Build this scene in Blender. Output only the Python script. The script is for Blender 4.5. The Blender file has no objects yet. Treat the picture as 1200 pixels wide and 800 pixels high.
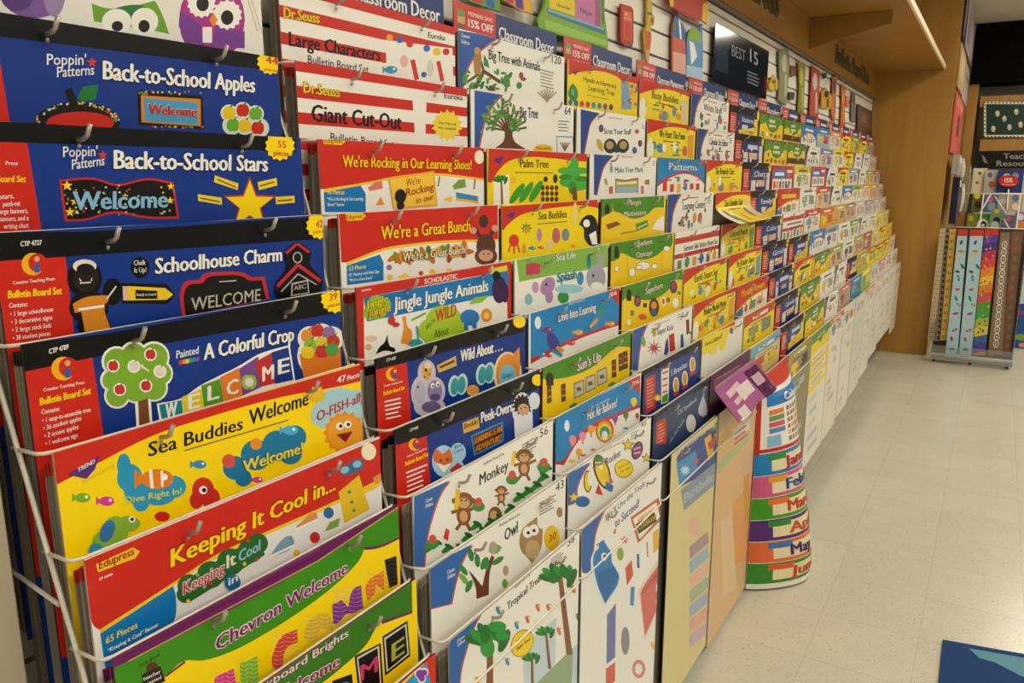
import bpy, bmesh, math, random
from mathutils import Vector
scene = bpy.context.scene
COL = scene.collection
# ---------------------------------------------------------------- camera, world, exposure
F_PX = 933.0; PITCH = math.radians(11.67); YAW = math.radians(31.02); CAM = (0.99, 0.0, 1.5)
cam_d = bpy.data.cameras.new('camera'); cam = bpy.data.objects.new('camera', cam_d); COL.objects.link(cam)
cam_d.sensor_width = 36.0; cam_d.lens = F_PX / 1200 * 36; cam_d.clip_start = 0.02
cam.location = CAM; cam.rotation_euler = (math.pi/2 - PITCH, 0, YAW)
scene.camera = cam
scene.view_settings.view_transform = 'Standard'; scene.view_settings.look = 'None'
scene.view_settings.gamma = 1.0; scene.view_settings.use_curve_mapping = False
scene.view_settings.exposure = EXPOSURE = 0.0
world = bpy.data.worlds.new('world'); scene.world = world; world.use_nodes = True
bg = world.node_tree.nodes['Background']; bg.inputs[0].default_value = (1.0, 0.95, 0.83, 1); bg.inputs[1].default_value = 0.28
LAMP = 14.2; LAMP_COL = (1.0, 0.945, 0.81, 1)
CEIL = 3.05
# ---------------------------------------------------------------- pixel of the photograph -> point on a plane of the place
def inv(X, Y, x=None, y=None, z=None):
    X = X-600; Y = 400-Y
    h = Y*math.sin(PITCH)+F_PX*math.cos(PITCH); zz = Y*math.cos(PITCH)-F_PX*math.sin(PITCH)
    a = X*math.sin(YAW)+h*math.cos(YAW); p = X*math.cos(YAW)-h*math.sin(YAW)
    s = (x-CAM[0])/p if x is not None else (y/a if y is not None else (z-CAM[2])/zz)
    return CAM[0]+p*s, a*s, CAM[2]+zz*s
# ---------------------------------------------------------------- materials
_m = {}
def lin(h):
    v = [int(h[i:i+2], 16)/255 for i in (0, 2, 4)]
    return [c/12.92 if c <= .04045 else ((c+.055)/1.055)**2.4 for c in v]
def mat(h, rough=.38, metal=0.0, bump=0.0, bscale=40.0, spec=.5):
    k = (h, rough, metal, bump, bscale, spec)
    if k in _m: return _m[k]
    m = bpy.data.materials.new('surface_'+h); m.use_nodes = True
    nt = m.node_tree; b = nt.nodes['Principled BSDF']
    b.inputs['Base Color'].default_value = (*lin(h), 1); b.inputs['Roughness'].default_value = rough
    b.inputs['Metallic'].default_value = metal; b.inputs['Specular IOR Level'].default_value = spec
    if bump:
        n = nt.nodes.new('ShaderNodeTexNoise'); n.inputs['Scale'].default_value = bscale; n.inputs['Detail'].default_value = 1
        bp = nt.nodes.new('ShaderNodeBump'); bp.inputs['Strength'].default_value = bump; bp.inputs['Distance'].default_value = .01
        tc = nt.nodes.new('ShaderNodeTexCoord')
        nt.links.new(tc.outputs['Object'], n.inputs['Vector'])
        nt.links.new(n.outputs['Fac'], bp.inputs['Height']); nt.links.new(bp.outputs['Normal'], b.inputs['Normal'])
    _m[k] = m; return m
def pmat(h): return mat(h, .34, 0, .10, 14, .28)      # printed card under clear film
def wood(name, c1, c2, scale=(1.2, 9, 9), rough=.45):
    m = bpy.data.materials.new(name); m.use_nodes = True; nt = m.node_tree; b = nt.nodes['Principled BSDF']
    tc = nt.nodes.new('ShaderNodeTexCoord'); mp = nt.nodes.new('ShaderNodeMapping'); mp.inputs['Scale'].default_value = scale
    n = nt.nodes.new('ShaderNodeTexNoise'); n.inputs['Scale'].default_value = 2.2; n.inputs['Detail'].default_value = 5
    r = nt.nodes.new('ShaderNodeValToRGB'); r.color_ramp.elements[0].color = (*lin(c1), 1); r.color_ramp.elements[1].color = (*lin(c2), 1)
    r.color_ramp.elements[0].position = .35; r.color_ramp.elements[1].position = .68
    L = nt.links.new; L(tc.outputs['Object'], mp.inputs[0]); L(mp.outputs[0], n.inputs['Vector']); L(n.outputs['Fac'], r.inputs[0]); L(r.outputs[0], b.inputs['Base Color'])
    b.inputs['Roughness'].default_value = rough
    return m
# ---------------------------------------------------------------- mesh helpers
def obj(name, bm, mats, parent=None, loc=None):
    me = bpy.data.meshes.new(name); bm.to_mesh(me); bm.free()
    for m in (mats if isinstance(mats, (list, tuple)) else [mats]): me.materials.append(m)
    o = bpy.data.objects.new(name, me); COL.objects.link(o)
    if parent: o.parent = parent
    if loc: o.location = loc
    return o
def empty(name, loc): 
    o = bpy.data.objects.new(name, None); o.empty_display_size = .05; COL.objects.link(o); o.location = loc; return o
def tag(o, label, cat, group=None):
    o['label'] = label; o['category'] = cat
    if group: o['group'] = group
    return o
def struct(o, label=None):
    o['kind'] = 'structure'
    if label: o['label'] = label
    return o
def box(bm, x0, y0, z0, x1, y1, z1, mi=0):
    v = [bm.verts.new(p) for p in ((x0,y0,z0),(x1,y0,z0),(x1,y1,z0),(x0,y1,z0),(x0,y0,z1),(x1,y0,z1),(x1,y1,z1),(x0,y1,z1))]
    for f in ((3,2,1,0),(4,5,6,7),(0,1,5,4),(1,2,6,5),(2,3,7,6),(3,0,4,7)):
        bm.faces.new([v[i] for i in f]).material_index = mi
def tube(bm, pts, r, n=7, mi=0):
    pts = [Vector(p) for p in pts]; rings = []
    for i, p in enumerate(pts):
        d = (pts[min(i+1, len(pts)-1)]-pts[max(i-1, 0)]).normalized()
        a = d.orthogonal().normalized(); 
        if abs(d.z) < .95: a = d.cross(Vector((0,0,1))).normalized()
        else: a = d.cross(Vector((0,1,0))).normalized()
        b = d.cross(a).normalized()
        rings.append([bm.verts.new(p+(a*math.cos(t)+b*math.sin(t))*r) for t in [2*math.pi*k/n for k in range(n)]])
    for A_, B_ in zip(rings, rings[1:]):
        for k in range(n):
            f = bm.faces.new((A_[k], A_[(k+1)%n], B_[(k+1)%n], B_[k])); f.material_index = mi; f.smooth = True
    bm.faces.new(rings[0][::-1]).material_index = mi; bm.faces.new(rings[-1]).material_index = mi
def bmnew(): return bmesh.new()
_txt = {}
def glyphs(s, bold):
    k = (s, bold)
    if k not in _txt:
        c = bpy.data.curves.new('t', 'FONT'); c.body = s; c.size = 1; c.resolution_u = 2; c.offset = bold
        o = bpy.data.objects.new('t', c); me = bpy.data.meshes.new_from_object(o)
        vs = [(v.co.x, v.co.y) for v in me.vertices]; fs = [tuple(p.vertices) for p in me.polygons]
        w = (min(v[0] for v in vs), max(v[0] for v in vs)) if vs else (0, 1)
        bpy.data.objects.remove(o); bpy.data.curves.remove(c); bpy.data.meshes.remove(me)
        _txt[k] = (vs, fs, w)
    return _txt[k]
_isl = {}
def islands(key, nv, fs):
    if key not in _isl:
        par = list(range(nv))
        def find(a):
            while par[a] != a: par[a] = par[par[a]]; a = par[a]
            return a
        for f in fs:
            for q in f[1:]: par[find(q)] = find(f[0])
        ids = {}; out = []
        for f in fs: out.append(ids.setdefault(find(f[0]), len(ids)))
        _isl[key] = out
    return _isl[key]
def clip(poly, axis, val, keep_gt):
    out = []; n = len(poly)
    for i in range(n):
        p, q = poly[i], poly[(i+1) % n]
        a = (p[axis]-val)*(1 if keep_gt else -1); b = (q[axis]-val)*(1 if keep_gt else -1)
        if a >= 0: out.append(p)
        if (a > 0 and b < 0) or (a < 0 and b > 0):
            t = a/(a-b); out.append((p[0]+(q[0]-p[0])*t, p[1]+(q[1]-p[1])*t))
    return out
def cliprect(poly, r):
    for ax, val, gt in ((0, r[0], True), (0, r[2], False), (1, r[1], True), (1, r[3], False)):
        if len(poly) < 3: return []
        poly = clip(poly, ax, val, gt)
    o = []
    for p in poly:
        if not o or abs(p[0]-o[-1][0])+abs(p[1]-o[-1][1]) > 2e-6: o.append(p)
    if len(o) > 1 and abs(o[0][0]-o[-1][0])+abs(o[0][1]-o[-1][1]) < 2e-6: o.pop()
    return o if len(o) > 2 else []
def soften(q):
    # round the gentle bends of an outline, keep its sharp corners
    n = len(q); tan = []
    for i in range(n):
        a, b, c = q[i-1], q[i], q[(i+1) % n]; u = (b[0]-a[0], b[1]-a[1]); v = (c[0]-b[0], c[1]-b[1]); lu, lv = math.hypot(*u), math.hypot(*v)
        if lu < 1e-6 or lv < 1e-6 or (u[0]*v[0]+u[1]*v[1])/(lu*lv) < .45: tan.append(None)
        else: w = (u[0]/lu+v[0]/lv, u[1]/lu+v[1]/lv); l = math.hypot(*w); tan.append((w[0]/l, w[1]/l))
    out = []
    for i in range(n):
        a, b = q[i], q[(i+1) % n]; ta, tb = tan[i], tan[(i+1) % n]; out.append(a)
        if ta is None and tb is None: continue
        L = math.hypot(b[0]-a[0], b[1]-a[1])*.36; d = (b[0]-a[0], b[1]-a[1]); l = math.hypot(*d) or 1; d = (d[0]/l, d[1]/l); ta = ta or d; tb = tb or d
        for t in (.25, .5, .75):
            k = 1-t; p1 = (a[0]+ta[0]*L, a[1]+ta[1]*L); p2 = (b[0]-tb[0]*L, b[1]-tb[1]*L)
            out.append(tuple(k**3*a[m]+3*k*k*t*p1[m]+3*k*t*t*p2[m]+t**3*b[m] for m in (0, 1)))
    return out
STEP = .00007
KEEP = {'title_lettering', 'information_panel', 'header_band', 'stripe_print', 'sign_lettering', 'publisher_logo', 'month_strip_print', 'calendar_sheet_print', 'sale_panel', 'poster_lettering', 'piece_count_badge', 'corner_swoosh', 'scalloped_border'}
class Art:
    """one flat printed thing: a card body plus the print on its face, each printed piece a part"""
    def __init__(s, plane, o, W, H, base='F4F2EA', thick=.003, px=True, axis='x', side=None):
        s.X = plane; s.o = o; s.W = W; s.H = H; s.base = base; s.thick = thick; s.px = px; s.axis = axis; s.side = side or base
        s.parts = {}; s.cur = 'picture_print'; s.lay = []; s.ox = s.oy = 0; s.sc = 1.0; s.warp = None; s.grid = (1, 1); s.outline = None; s.step = STEP
    def z(s, ox, oy, sc): s.ox, s.oy, s.sc = ox, oy, sc; return s
    def part(s, n): s.cur = n; return s
    def m(s, x, y):
        if not s.px: return (x*s.W/100, -y*s.W/100)
        X, Y = s.ox+x/s.sc, s.oy+y/s.sc
        if s.axis == 'x':
            p = inv(X, Y, x=s.X); return (p[1]-s.o[0], p[2]-s.o[1])
        p = inv(X, Y, y=s.X); return (p[0]-s.o[0], p[2]-s.o[1])
    def raw(s, polys, c):
        r = (0, -s.H, s.W, 0); ps = []
        for p in polys:
            q = cliprect(p, r)
            if q: ps.append(q)
        if not ps: return
        xs = [p[0] for q in ps for p in q]; ys = [p[1] for q in ps for p in q]
        bb = (min(xs), min(ys), max(xs), max(ys)); L = 0
        for b, l in s.lay:
            if b[0] < bb[2] and b[2] > bb[0] and b[1] < bb[3] and b[3] > bb[1]: L = max(L, l)
        L += 1; s.lay.append((bb, L))
        s.parts.setdefault(s.cur, []).append((ps, c, L*s.step))
    def P(s, c, *f):
        q = [(f[i], f[i+1]) for i in range(0, len(f), 2)]
        s.raw([[s.m(*p) for p in (soften(q) if len(q) > 5 else q)]], c); return s
    def R(s, c, x0, y0, x1, y1): return s.P(c, x0, y0, x1, y0, x1, y1, x0, y1)
    def Lq(s, c, x0, y0, x1, y1, w):
        dx, dy = x1-x0, y1-y0; l = math.hypot(dx, dy) or 1; nx, ny = -dy/l*w/2, dx/l*w/2
        return s.P(c, x0+nx, y0+ny, x1+nx, y1+ny, x1-nx, y1-ny, x0-nx, y0-ny)
    def epts(s, x, y, rx, ry, rot=0, n=18):
        ca, sa = math.cos(rot), math.sin(rot); o = []
        for k in range(n):
            t = 2*math.pi*k/n; a, b = rx*math.cos(t), ry*math.sin(t); o.append((x+a*ca-b*sa, y+a*sa+b*ca))
        return o
    def E(s, c, x, y, rx, ry=None, rot=0, n=18):
        s.raw([[s.m(*p) for p in s.epts(x, y, rx, ry or rx, rot, n)]], c); return s
    def O(s, c, blobs, grow=0):
        for b in blobs: s.raw([[s.m(*p) for p in s.epts(b[0], b[1], b[2]+grow, (b[3] if len(b) > 3 else b[2])+grow)]], c)
        return s
    def S(s, c, x, y, r, n=5, inn=.42, rot=-math.pi/2):
        s.raw([[s.m(x+math.cos(rot+math.pi*k/n)*r*(1 if k % 2 == 0 else inn), y+math.sin(rot+math.pi*k/n)*r*(1 if k % 2 == 0 else inn)) for k in range(2*n)]], c); return s
    def burst(s, c, x, y, r): return s.S(c, x, y, r, 14, .86)
    def T(s, t, x0, y0, x1, y1, h, c, bold=.02, out=None, ow=.05, up=None):
        o = s.m(x0, y0); e = s.m(x1, y1); u = s.m(x0+(up or 0), y0-h)
        up_ = (u[0]-o[0], u[1]-o[1]); al = (e[0]-o[0], e[1]-o[1]); ll = math.hypot(*al) or 1; hh = math.hypot(*up_)
        ax = (al[0]/ll*hh, al[1]/ll*hh)
        def put(bo, col, offs):
            vs, fs, w = glyphs(t, bo); w0 = w; sx = 1/((w0[1]-w0[0]) or 1); grp = islands((t, bo), len(vs), fs)
            P = [(o[0]+al[0]*(v[0]-w0[0])*sx+up_[0]*v[1]/.70, o[1]+al[1]*(v[0]-w0[0])*sx+up_[1]*v[1]/.70) for v in vs]
            for dx, dy in offs:
                Q = [(q[0]+ax[0]*dx+up_[0]*dy, q[1]+ax[1]*dx+up_[1]*dy) for q in P]
                for gk in (0, 1):      # neighbouring letters on two sheets so that fat outlines never share a plane
                    s.raw([[Q[i] for i in f] for f, g in zip(fs, grp) if g % 2 == gk], col)
        bo = 0.0
        if out: k = max(.05, ow*1.3); put(0.0, out, ((-k, -k), (k, -k), (-k, k), (k, k), (0, -k*1.2), (k*1.2, 0)))
        d = .044 if bold >= .03 else .028
        put(bo, c, ((-d, 0), (0, .014), (0, -.014), (d, 0)) if bold >= .03 else (((-d, 0), (0, 0), (d, 0)) if bold >= .01 else ((-.01, 0), (.01, 0))))
        return s
    def lines(s, c, x0, y0, x1, y1, n, th, dx=0, dy=0, gap=None):
        # greeked small print: n short bars stepping down
        rnd = random.Random(int(x0*7+y0*13))
        for k in range(n):
            t = rnd.uniform(.7, 1); ox, oy = dx*k, (gap or th*2.2)*k
            s.Lq(c, x0+ox, y0+oy, x0+ox+(x1-x0)*t, y0+oy+(y1-y0)*t, th)
        return s
    # little printed pictures
    def leafy(s, c, x, y, r, rot): return s.E(c, x, y, r, r*.42, rot, 10)
    def fish(s, c, x, y, r, c2='FFFFFF', flip=1):
        s.P(c, x-flip*r*.7, y, x-flip*r*1.4, y-r*.6, x-flip*r*1.4, y+r*.6); s.E(c, x, y, r, r*.62); s.E(c2, x+flip*r*.45, y-r*.12, r*.2); return s
    def apple(s, c, x, y, r): 
        s.E(c, x-r*.3, y, r*.72, r); s.E(c, x+r*.3, y, r*.72, r); s.P('2E8B2A', x, y-r, x+r*.7, y-r*1.5, x+r*.4, y-r*.9); return s
    def palm(s, x, y, r, y2, x2, g='2F8A32'):
        s.P('8A5A34', x-r*.12, y, x+r*.12, y, x2+r*.16, y2, x2-r*.16, y2)
        for k in range(7):
            a = math.pi*(.02+k*.16)+math.pi; s.E(g if k % 2 else '1F6B2A', x+math.cos(a)*r*.6, y+math.sin(a)*r*.35+r*.12, r*.55, r*.2, a*.9+(.5 if k < 3 else -.5), 10)
        return s
    def monkey(s, x, y, r):
        b = '8A5A30'
        s.E(b, x, y+r*1.5, r*.75, r*1.05); s.E(b, x-r*.95, y, r*.3); s.E(b, x+r*.95, y, r*.3); s.E(b, x, y, r, r*.9)
        s.E('D9A873', x, y+r*.22, r*.62, r*.55); s.E('D9A873', x, y+r*1.6, r*.42, r*.6)
        s.E('1A1210', x-r*.25, y-r*.05, r*.1); s.E('1A1210', x+r*.25, y-r*.05, r*.1)
        s.Lq(b, x+r*.5, y+r, x+r*1.5, y+r*.5, r*.35); s.Lq(b, x-r*.5, y+r, x-r*1.3, y+r*1.2, r*.35); s.Lq(b, x-r*.3, y+r*2.3, x-r*.8, y+r*3, r*.35); s.Lq(b, x+r*.3, y+r*2.3, x+r*.7, y+r*3.1, r*.35)
        return s
    def balloon(s, c, x, y, r):
        s.E(c, x, y, r*.8, r); s.P(c, x-r*.6, y+r*.6, x+r*.6, y+r*.6, x+r*.15, y+r*1.4, x-r*.15, y+r*1.4); s.R('8A5A34', x-r*.2, y+r*1.45, x+r*.2, y+r*1.8); return s
    def build(s, name, label, cat, group=None, flat=False, loc=None):
        if loc is None: loc = (s.X, s.o[0], s.o[1]) if s.axis == 'x' else (s.o[0], s.X, s.o[1])
        def to3(p, d):
            wx = 0.0
            if s.warp:
                gx, gy = s.grid; fu = min(max(p[0]/s.W*gx, 0), gx); fv = min(max(-p[1]/s.H*gy, 0), gy); iu = min(int(fu), gx-1); iv = min(int(fv), gy-1); a, b = fu-iu, fv-iv
                w = lambda i, j: s.warp(i/gx, j/gy)
                wx = (w(iu, iv)*(1-a)+w(iu+1, iv)*a)*(1-b)+(w(iu, iv+1)*(1-a)+w(iu+1, iv+1)*a)*b
            return (d+wx, p[0], p[1]) if s.axis == 'x' else (p[0], -(d+wx), p[1])
        nx, ny = s.grid
        def cells(poly):
            if s.grid == (1, 1): return [poly]
            xs = [p[0] for p in poly]; ys = [p[1] for p in poly]; out = []
            for i in range(nx):
                x0, x1 = s.W*i/nx, s.W*(i+1)/nx
                if x1 < min(xs) or x0 > max(xs): continue
                for j in range(ny):
                    y1, y0 = -s.H*j/ny, -s.H*(j+1)/ny
                    if y1 < min(ys) or y0 > max(ys): continue
                    q = cliprect(poly, (x0, y0, x1, y1))
                    if q: out.append(q)
            return out
        def addf(bm, poly, d, mi):
            a = sum(poly[i][0]*poly[(i+1) % len(poly)][1]-poly[(i+1) % len(poly)][0]*poly[i][1] for i in range(len(poly)))
            if abs(a) < 1e-10: return
            if a < 0: poly = poly[::-1]
            for q in cells(poly):
                try: bm.faces.new([bm.verts.new(to3(p, d)) for p in q]).material_index = mi
                except ValueError: pass
        def body(bm, mi, ms):
            if s.outline is not None:
                pts = [s.m(*p) for p in s.outline]
                a = sum(pts[i][0]*pts[(i+1) % len(pts)][1]-pts[(i+1) % len(pts)][0]*pts[i][1] for i in range(len(pts)))
                if a < 0: pts = pts[::-1]
                fr = [bm.verts.new(to3(p, 0)) for p in pts]; bk = [bm.verts.new(to3(p, -s.thick)) for p in pts]
                bm.faces.new(fr).material_index = mi; bm.faces.new(bk[::-1]).material_index = ms
                for i in range(len(pts)):
                    j = (i+1) % len(pts); bm.faces.new((fr[j], fr[i], bk[i], bk[j])).material_index = ms
                return
            fr = [[bm.verts.new(to3((s.W*i/nx, -s.H*j/ny), 0)) for i in range(nx+1)] for j in range(ny+1)]
            bk = [[bm.verts.new(to3((s.W*i/nx, -s.H*j/ny), -s.thick)) for i in range(nx+1)] for j in range(ny+1)]
            def fc(vs, k): bm.faces.new(vs).material_index = k
            for j in range(ny):
                for i in range(nx):
                    fc((fr[j+1][i], fr[j+1][i+1], fr[j][i+1], fr[j][i]), mi); fc((bk[j][i], bk[j][i+1], bk[j+1][i+1], bk[j+1][i]), ms)
                fc((fr[j][0], bk[j][0], bk[j+1][0], fr[j+1][0]), ms); fc((fr[j+1][nx], bk[j+1][nx], bk[j][nx], fr[j][nx]), ms)
            for i in range(nx):
                fc((fr[0][i], fr[0][i+1], bk[0][i+1], bk[0][i]), ms); fc((fr[ny][i+1], fr[ny][i], bk[ny][i], bk[ny][i+1]), ms)
        def fill(bm, items, ms, mk):
            for ps, c, d in items:
                if c not in mk: mk[c] = len(ms); ms.append(pmat(c))
                for p in ps: addf(bm, p, d, mk[c])
        bm = bmnew(); ms = [pmat(s.base), pmat(s.side)]; mk = {}
        body(bm, 0, 1)
        if flat:
            for it in s.parts.values(): fill(bm, it, ms, mk)
            o = obj(name, bm, ms); o.location = loc; tag(o, label, cat, group); return o
        e = empty(name, loc); tag(e, label, cat, group)
        obj('card_sleeve', bm, ms, e)
        def clusters(pn, items):
            if pn in KEEP: return [items]
            bbs = []
            for ps, c, d in items:
                xs = [q[0] for p in ps for q in p]; ys = [q[1] for p in ps for q in p]; bbs.append([min(xs)-.002, min(ys)-.002, max(xs)+.002, max(ys)+.002])
            par = list(range(len(items)))
            def find(a):
                while par[a] != a: a = par[a]
                return a
            for i in range(len(items)):
                for j in range(i):
                    A_, B_ = bbs[i], bbs[j]
                    if A_[0] < B_[2] and B_[0] < A_[2] and A_[1] < B_[3] and B_[1] < A_[3]: par[find(i)] = find(j)
            g = {}
            for i, it in enumerate(items): g.setdefault(find(i), []).append(it)
            return list(g.values())
        for pn, it in [(pn, k) for pn, its in s.parts.items() for k in clusters(pn, its)]:
            bm = bmnew(); ms = []; mk = {}; fill(bm, it, ms, mk)
            if ms: obj(pn, bm, ms, e)
            else: bm.free()
        return e
# ---------------------------------------------------------------- the room
def floor_mat():
    m = bpy.data.materials.new('vinyl_floor_tile'); m.use_nodes = True; nt = m.node_tree; b = nt.nodes['Principled BSDF']; N = nt.nodes.new; L = nt.links.new
    tc = N('ShaderNodeTexCoord')
    br = N('ShaderNodeTexBrick'); br.offset = 0; br.inputs['Scale'].default_value = 1; br.inputs['Brick Width'].default_value = .305; br.inputs['Row Height'].default_value = .305
    br.inputs['Mortar Size'].default_value = .0014; br.inputs['Color1'].default_value = (*lin('D6D0BC'), 1); br.inputs['Color2'].default_value = (*lin('D1CBB7'), 1); br.inputs['Mortar'].default_value = (*lin('C2BBA7'), 1)
    L(tc.outputs['Object'], br.inputs['Vector'])
    mp = N('ShaderNodeMapping'); mp.inputs['Scale'].default_value = (26, 60, 1); mp.inputs['Rotation'].default_value = (0, 0, .5); L(tc.outputs['Object'], mp.inputs[0])
    n = N('ShaderNodeTexNoise'); n.inputs['Scale'].default_value = 3.6; n.inputs['Detail'].default_value = 2; L(mp.outputs[0], n.inputs['Vector'])
    r = N('ShaderNodeValToRGB'); r.color_ramp.elements[0].position = .645; r.color_ramp.elements[1].position = .70; L(n.outputs['Fac'], r.inputs[0])
    mx = N('ShaderNodeMixRGB'); mx.inputs[2].default_value = (*lin('8C7F66'), 1); L(br.outputs['Color'], mx.inputs[1]); L(r.outputs[0], mx.inputs[0])
    n2 = N('ShaderNodeTexNoise'); n2.inputs['Scale'].default_value = 5; n2.inputs['Detail'].default_value = 4; L(tc.outputs['Object'], n2.inputs['Vector'])
    mx2 = N('ShaderNodeMixRGB'); mx2.blend_type = 'MULTIPLY'; mx2.inputs[0].default_value = .16; L(mx.outputs[0], mx2.inputs[1]); L(n2.outputs['Fac'], mx2.inputs[2])
    L(mx2.outputs[0], b.inputs['Base Color'])
    b.inputs['Roughness'].default_value = .24
    return m
WOOD = wood('maple_veneer', 'A0712A', 'AC7C34', (.6, 1.2, 7))
WOOD2 = wood('maple_end_panel', 'A9782C', 'B48538', (5, 1.2, .5))
EDGE = mat('EFDDB0', .4); WHITE = mat('E9E4D6', .45); WIRE = mat('E6E1D2', .32); STEEL = mat('B9B2A2', .3, .55)
bm = bmnew(); box(bm, -.3, -3.0, -.06, 6.0, 10.6, 0); struct(obj('floor', bm, floor_mat()), 'cream speckled vinyl tile floor of the aisle')
bm = bmnew(); box(bm, -.3, -3.0, CEIL, 6.0, 10.6, CEIL+.06); struct(obj('ceiling', bm, mat('D9D3C4', .8)), 'off-white ceiling over the aisle')
bm = bmnew(); box(bm, -.3, -3.0, 0, -.022, 7.70, CEIL); struct(obj('wall_left', bm, mat('C9BFA8', .8)), 'wall behind the racks')
bm = bmnew(); box(bm, -.3, 10.4, 0, 6.0, 10.5, CEIL); struct(obj('wall_back', bm, mat('A9AB9E', .8)), 'grey wall far behind the shop fixtures')
# slatwall: boards with dark grooves between
bm = bmnew(); zs = [.3+.0752*k for k in range(25)]
for i, z0 in enumerate(zs):
    z1 = zs[i+1] if i+1 < len(zs) else 2.135
    if z0 < 2.13: box(bm, -.014, -2.9, z0+.004, 0, 7.545, min(z1-.004, 2.135))
box(bm, -.021, -2.9, .3, -.015, 7.545, 2.14, 1)
struct(obj('wall_slat_panel', bm, [WHITE, mat('3A3428', .7)]), 'white slatwall panel with dark grooves')
bm = bmnew(); box(bm, -.02, -2.9, 2.138, .010, 7.545, 2.152); box(bm, -.018, 7.535, 1.0, .008, 7.547, 2.137)
struct(obj('trim_1', bm, mat('8B857A', .35, .3)), 'metal edge strip along the top of the slatwall')
bm = bmnew(); box(bm, -.02, -2.9, 2.155, .012, 7.545, 2.348); struct(obj('wall_header_band', bm, WOOD), 'maple veneer band above the slatwall')
# canopy shelf above the racks with its brackets
cn = empty('canopy_shelf', (0, 0, 2.35)); tag(cn, 'long maple canopy shelf jutting out above the racks, pale front edge', 'shelf')
bm = bmnew(); box(bm, -.02, -2.9, 0, .505, 7.545, .028); obj('shelf_board', bm, WOOD, cn)
bm = bmnew(); box(bm, .5055, -2.9, -.004, .519, 7.545, .032); o = obj('edge_band', bm, EDGE, cn); o['label'] = 'pale cream front edge'
for yb in (.9, 2.85, 4.80, 6.9-.25):
    if yb > 6: continue
    bm = bmnew(); pr = [(.013, -.002), (.42, -.002), (.42, -.065), (.013, -.160)]
    a = [bm.verts.new((p[0], yb-.011, p[1])) for p in pr]; b = [bm.verts.new((p[0], yb+.011, p[1])) for p in pr]
    bm.faces.new(a[::-1]); bm.faces.new(b)
    for i in range(4): j = (i+1) % 4; bm.faces.new((a[i], a[j], b[j], b[i]))
    obj('bracket', bm, WOOD, cn)
# maple end panel
bm = bmnew(); box(bm, -.02, 7.55, 0, .60, 7.585, CEIL-.002); struct(obj('wall_end_panel', bm, WOOD2), 'maple veneer end panel closing the run of racks')
# lettering on the band
def lettering(name, s, y0, y1, z0, h, label, col='4A4420'):
    vs, fs, w = glyphs(s, .03); bm = bmnew(); k = (y1-y0)/(w[1]-w[0])
    V = [((v[0]-w[0])*k, v[1]*h/.7) for v in vs]
    fr = [bm.verts.new((.004, a, b)) for a, b in V]
    for f in fs:
        try: bm.faces.new([fr[i] for i in f])
        except ValueError: pass
    r = bmesh.ops.extrude_face_region(bm, geom=list(bm.faces)); 
    for e in r['geom']:
        if isinstance(e, bmesh.types.BMVert): e.co.x -= .004
    bmesh.ops.recalc_face_normals(bm, faces=list(bm.faces))
    o = obj(name, bm, mat(col, .6)); o.location = (.0125, y0, z0); tag(o, label, 'lettering'); return o
lettering('wall_lettering', 'Bulletin Board Sets', 5.60, 7.12, 2.215, .105, 'olive wall lettering reading Bulletin Board Sets on the band past the bracket')
lettering('wall_lettering', 'LEARNINGS', 3.05, 4.06, 2.235, .105, 'olive capital lettering ending in NGS on the band before the bracket')
# ceiling luminaires (the room's own light)
def luminaire(x, y, label):
    t = empty('ceiling_light', (x, y, CEIL)); tag(t, label, 'ceiling light', 'ceiling lights over the aisle')
    bm = bmnew(); 
    for a in ((-.3, -.62, .3, -.59), (-.3, .59, .3, .62), (-.3, -.59, -.27, .59), (.27, -.59, .3, .59)): box(bm, a[0], a[1], -.05, a[2], a[3], -.002)
    obj('frame', bm, WHITE, t)
    bm = bmnew(); box(bm, -.268, -.588, -.040, .268, .588, -.034)
    m = bpy.data.materials.get('lit_diffuser')
    if not m:
        m = bpy.data.materials.new('lit_diffuser'); m.use_nodes = True; b = m.node_tree.nodes['Principled BSDF']
        b.inputs['Base Color'].default_value = (.9, .9, .85, 1); b.inputs['Emission Color'].default_value = LAMP_COL; b.inputs['Emission Strength'].default_value = LAMP
    obj('diffuser', bm, m, t)
k = 0
for x in (1.75, 4.2):
    for y in (-1.6, .9, 3.4, 5.9, 8.4):
        luminaire(x, y, 'lit fluorescent ceiling panel over the aisle'); k += 1
# blue rug
bm = bmnew(); o4 = [(.985, 2.76), (1.0, 1.5), (2.6, 1.5), (2.6, 3.02), (2.0, 2.95)]
a = [bm.verts.new((p[0], p[1], .010)) for p in o4]; b = [bm.verts.new((p[0], p[1], 0.0005)) for p in o4]
bm.faces.new(a); bm.faces.new(b[::-1])
for i in range(5): j = (i+1) % 5; bm.faces.new((a[j], a[i], b[i], b[j]))
bmesh.ops.recalc_face_normals(bm, faces=list(bm.faces))
rug = empty('rug', (0, 0, 0)); tag(rug, 'dark blue rug with a pale teal wave lying on the floor', 'rug')
obj('rug_pile', bm, mat('123E78', .95, 0, .6, 400), rug)
bm = bmnew(); w = [(1.06, 2.745), (1.09, 2.70), (1.13, 2.70), (1.2, 2.66), (1.27, 2.655), (1.4, 2.60), (1.7, 2.55), (2.5, 2.6), (2.58, 2.98), (2.0, 2.93)]
f = bm.faces.new([bm.verts.new((p[0], p[1], .0112)) for p in w]); bmesh.ops.recalc_face_normals(bm, faces=[f])
if f.normal.z < 0: f.normal_flip()
obj('wave_pattern', bm, mat('5C8FA0', .95), rug)
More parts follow.
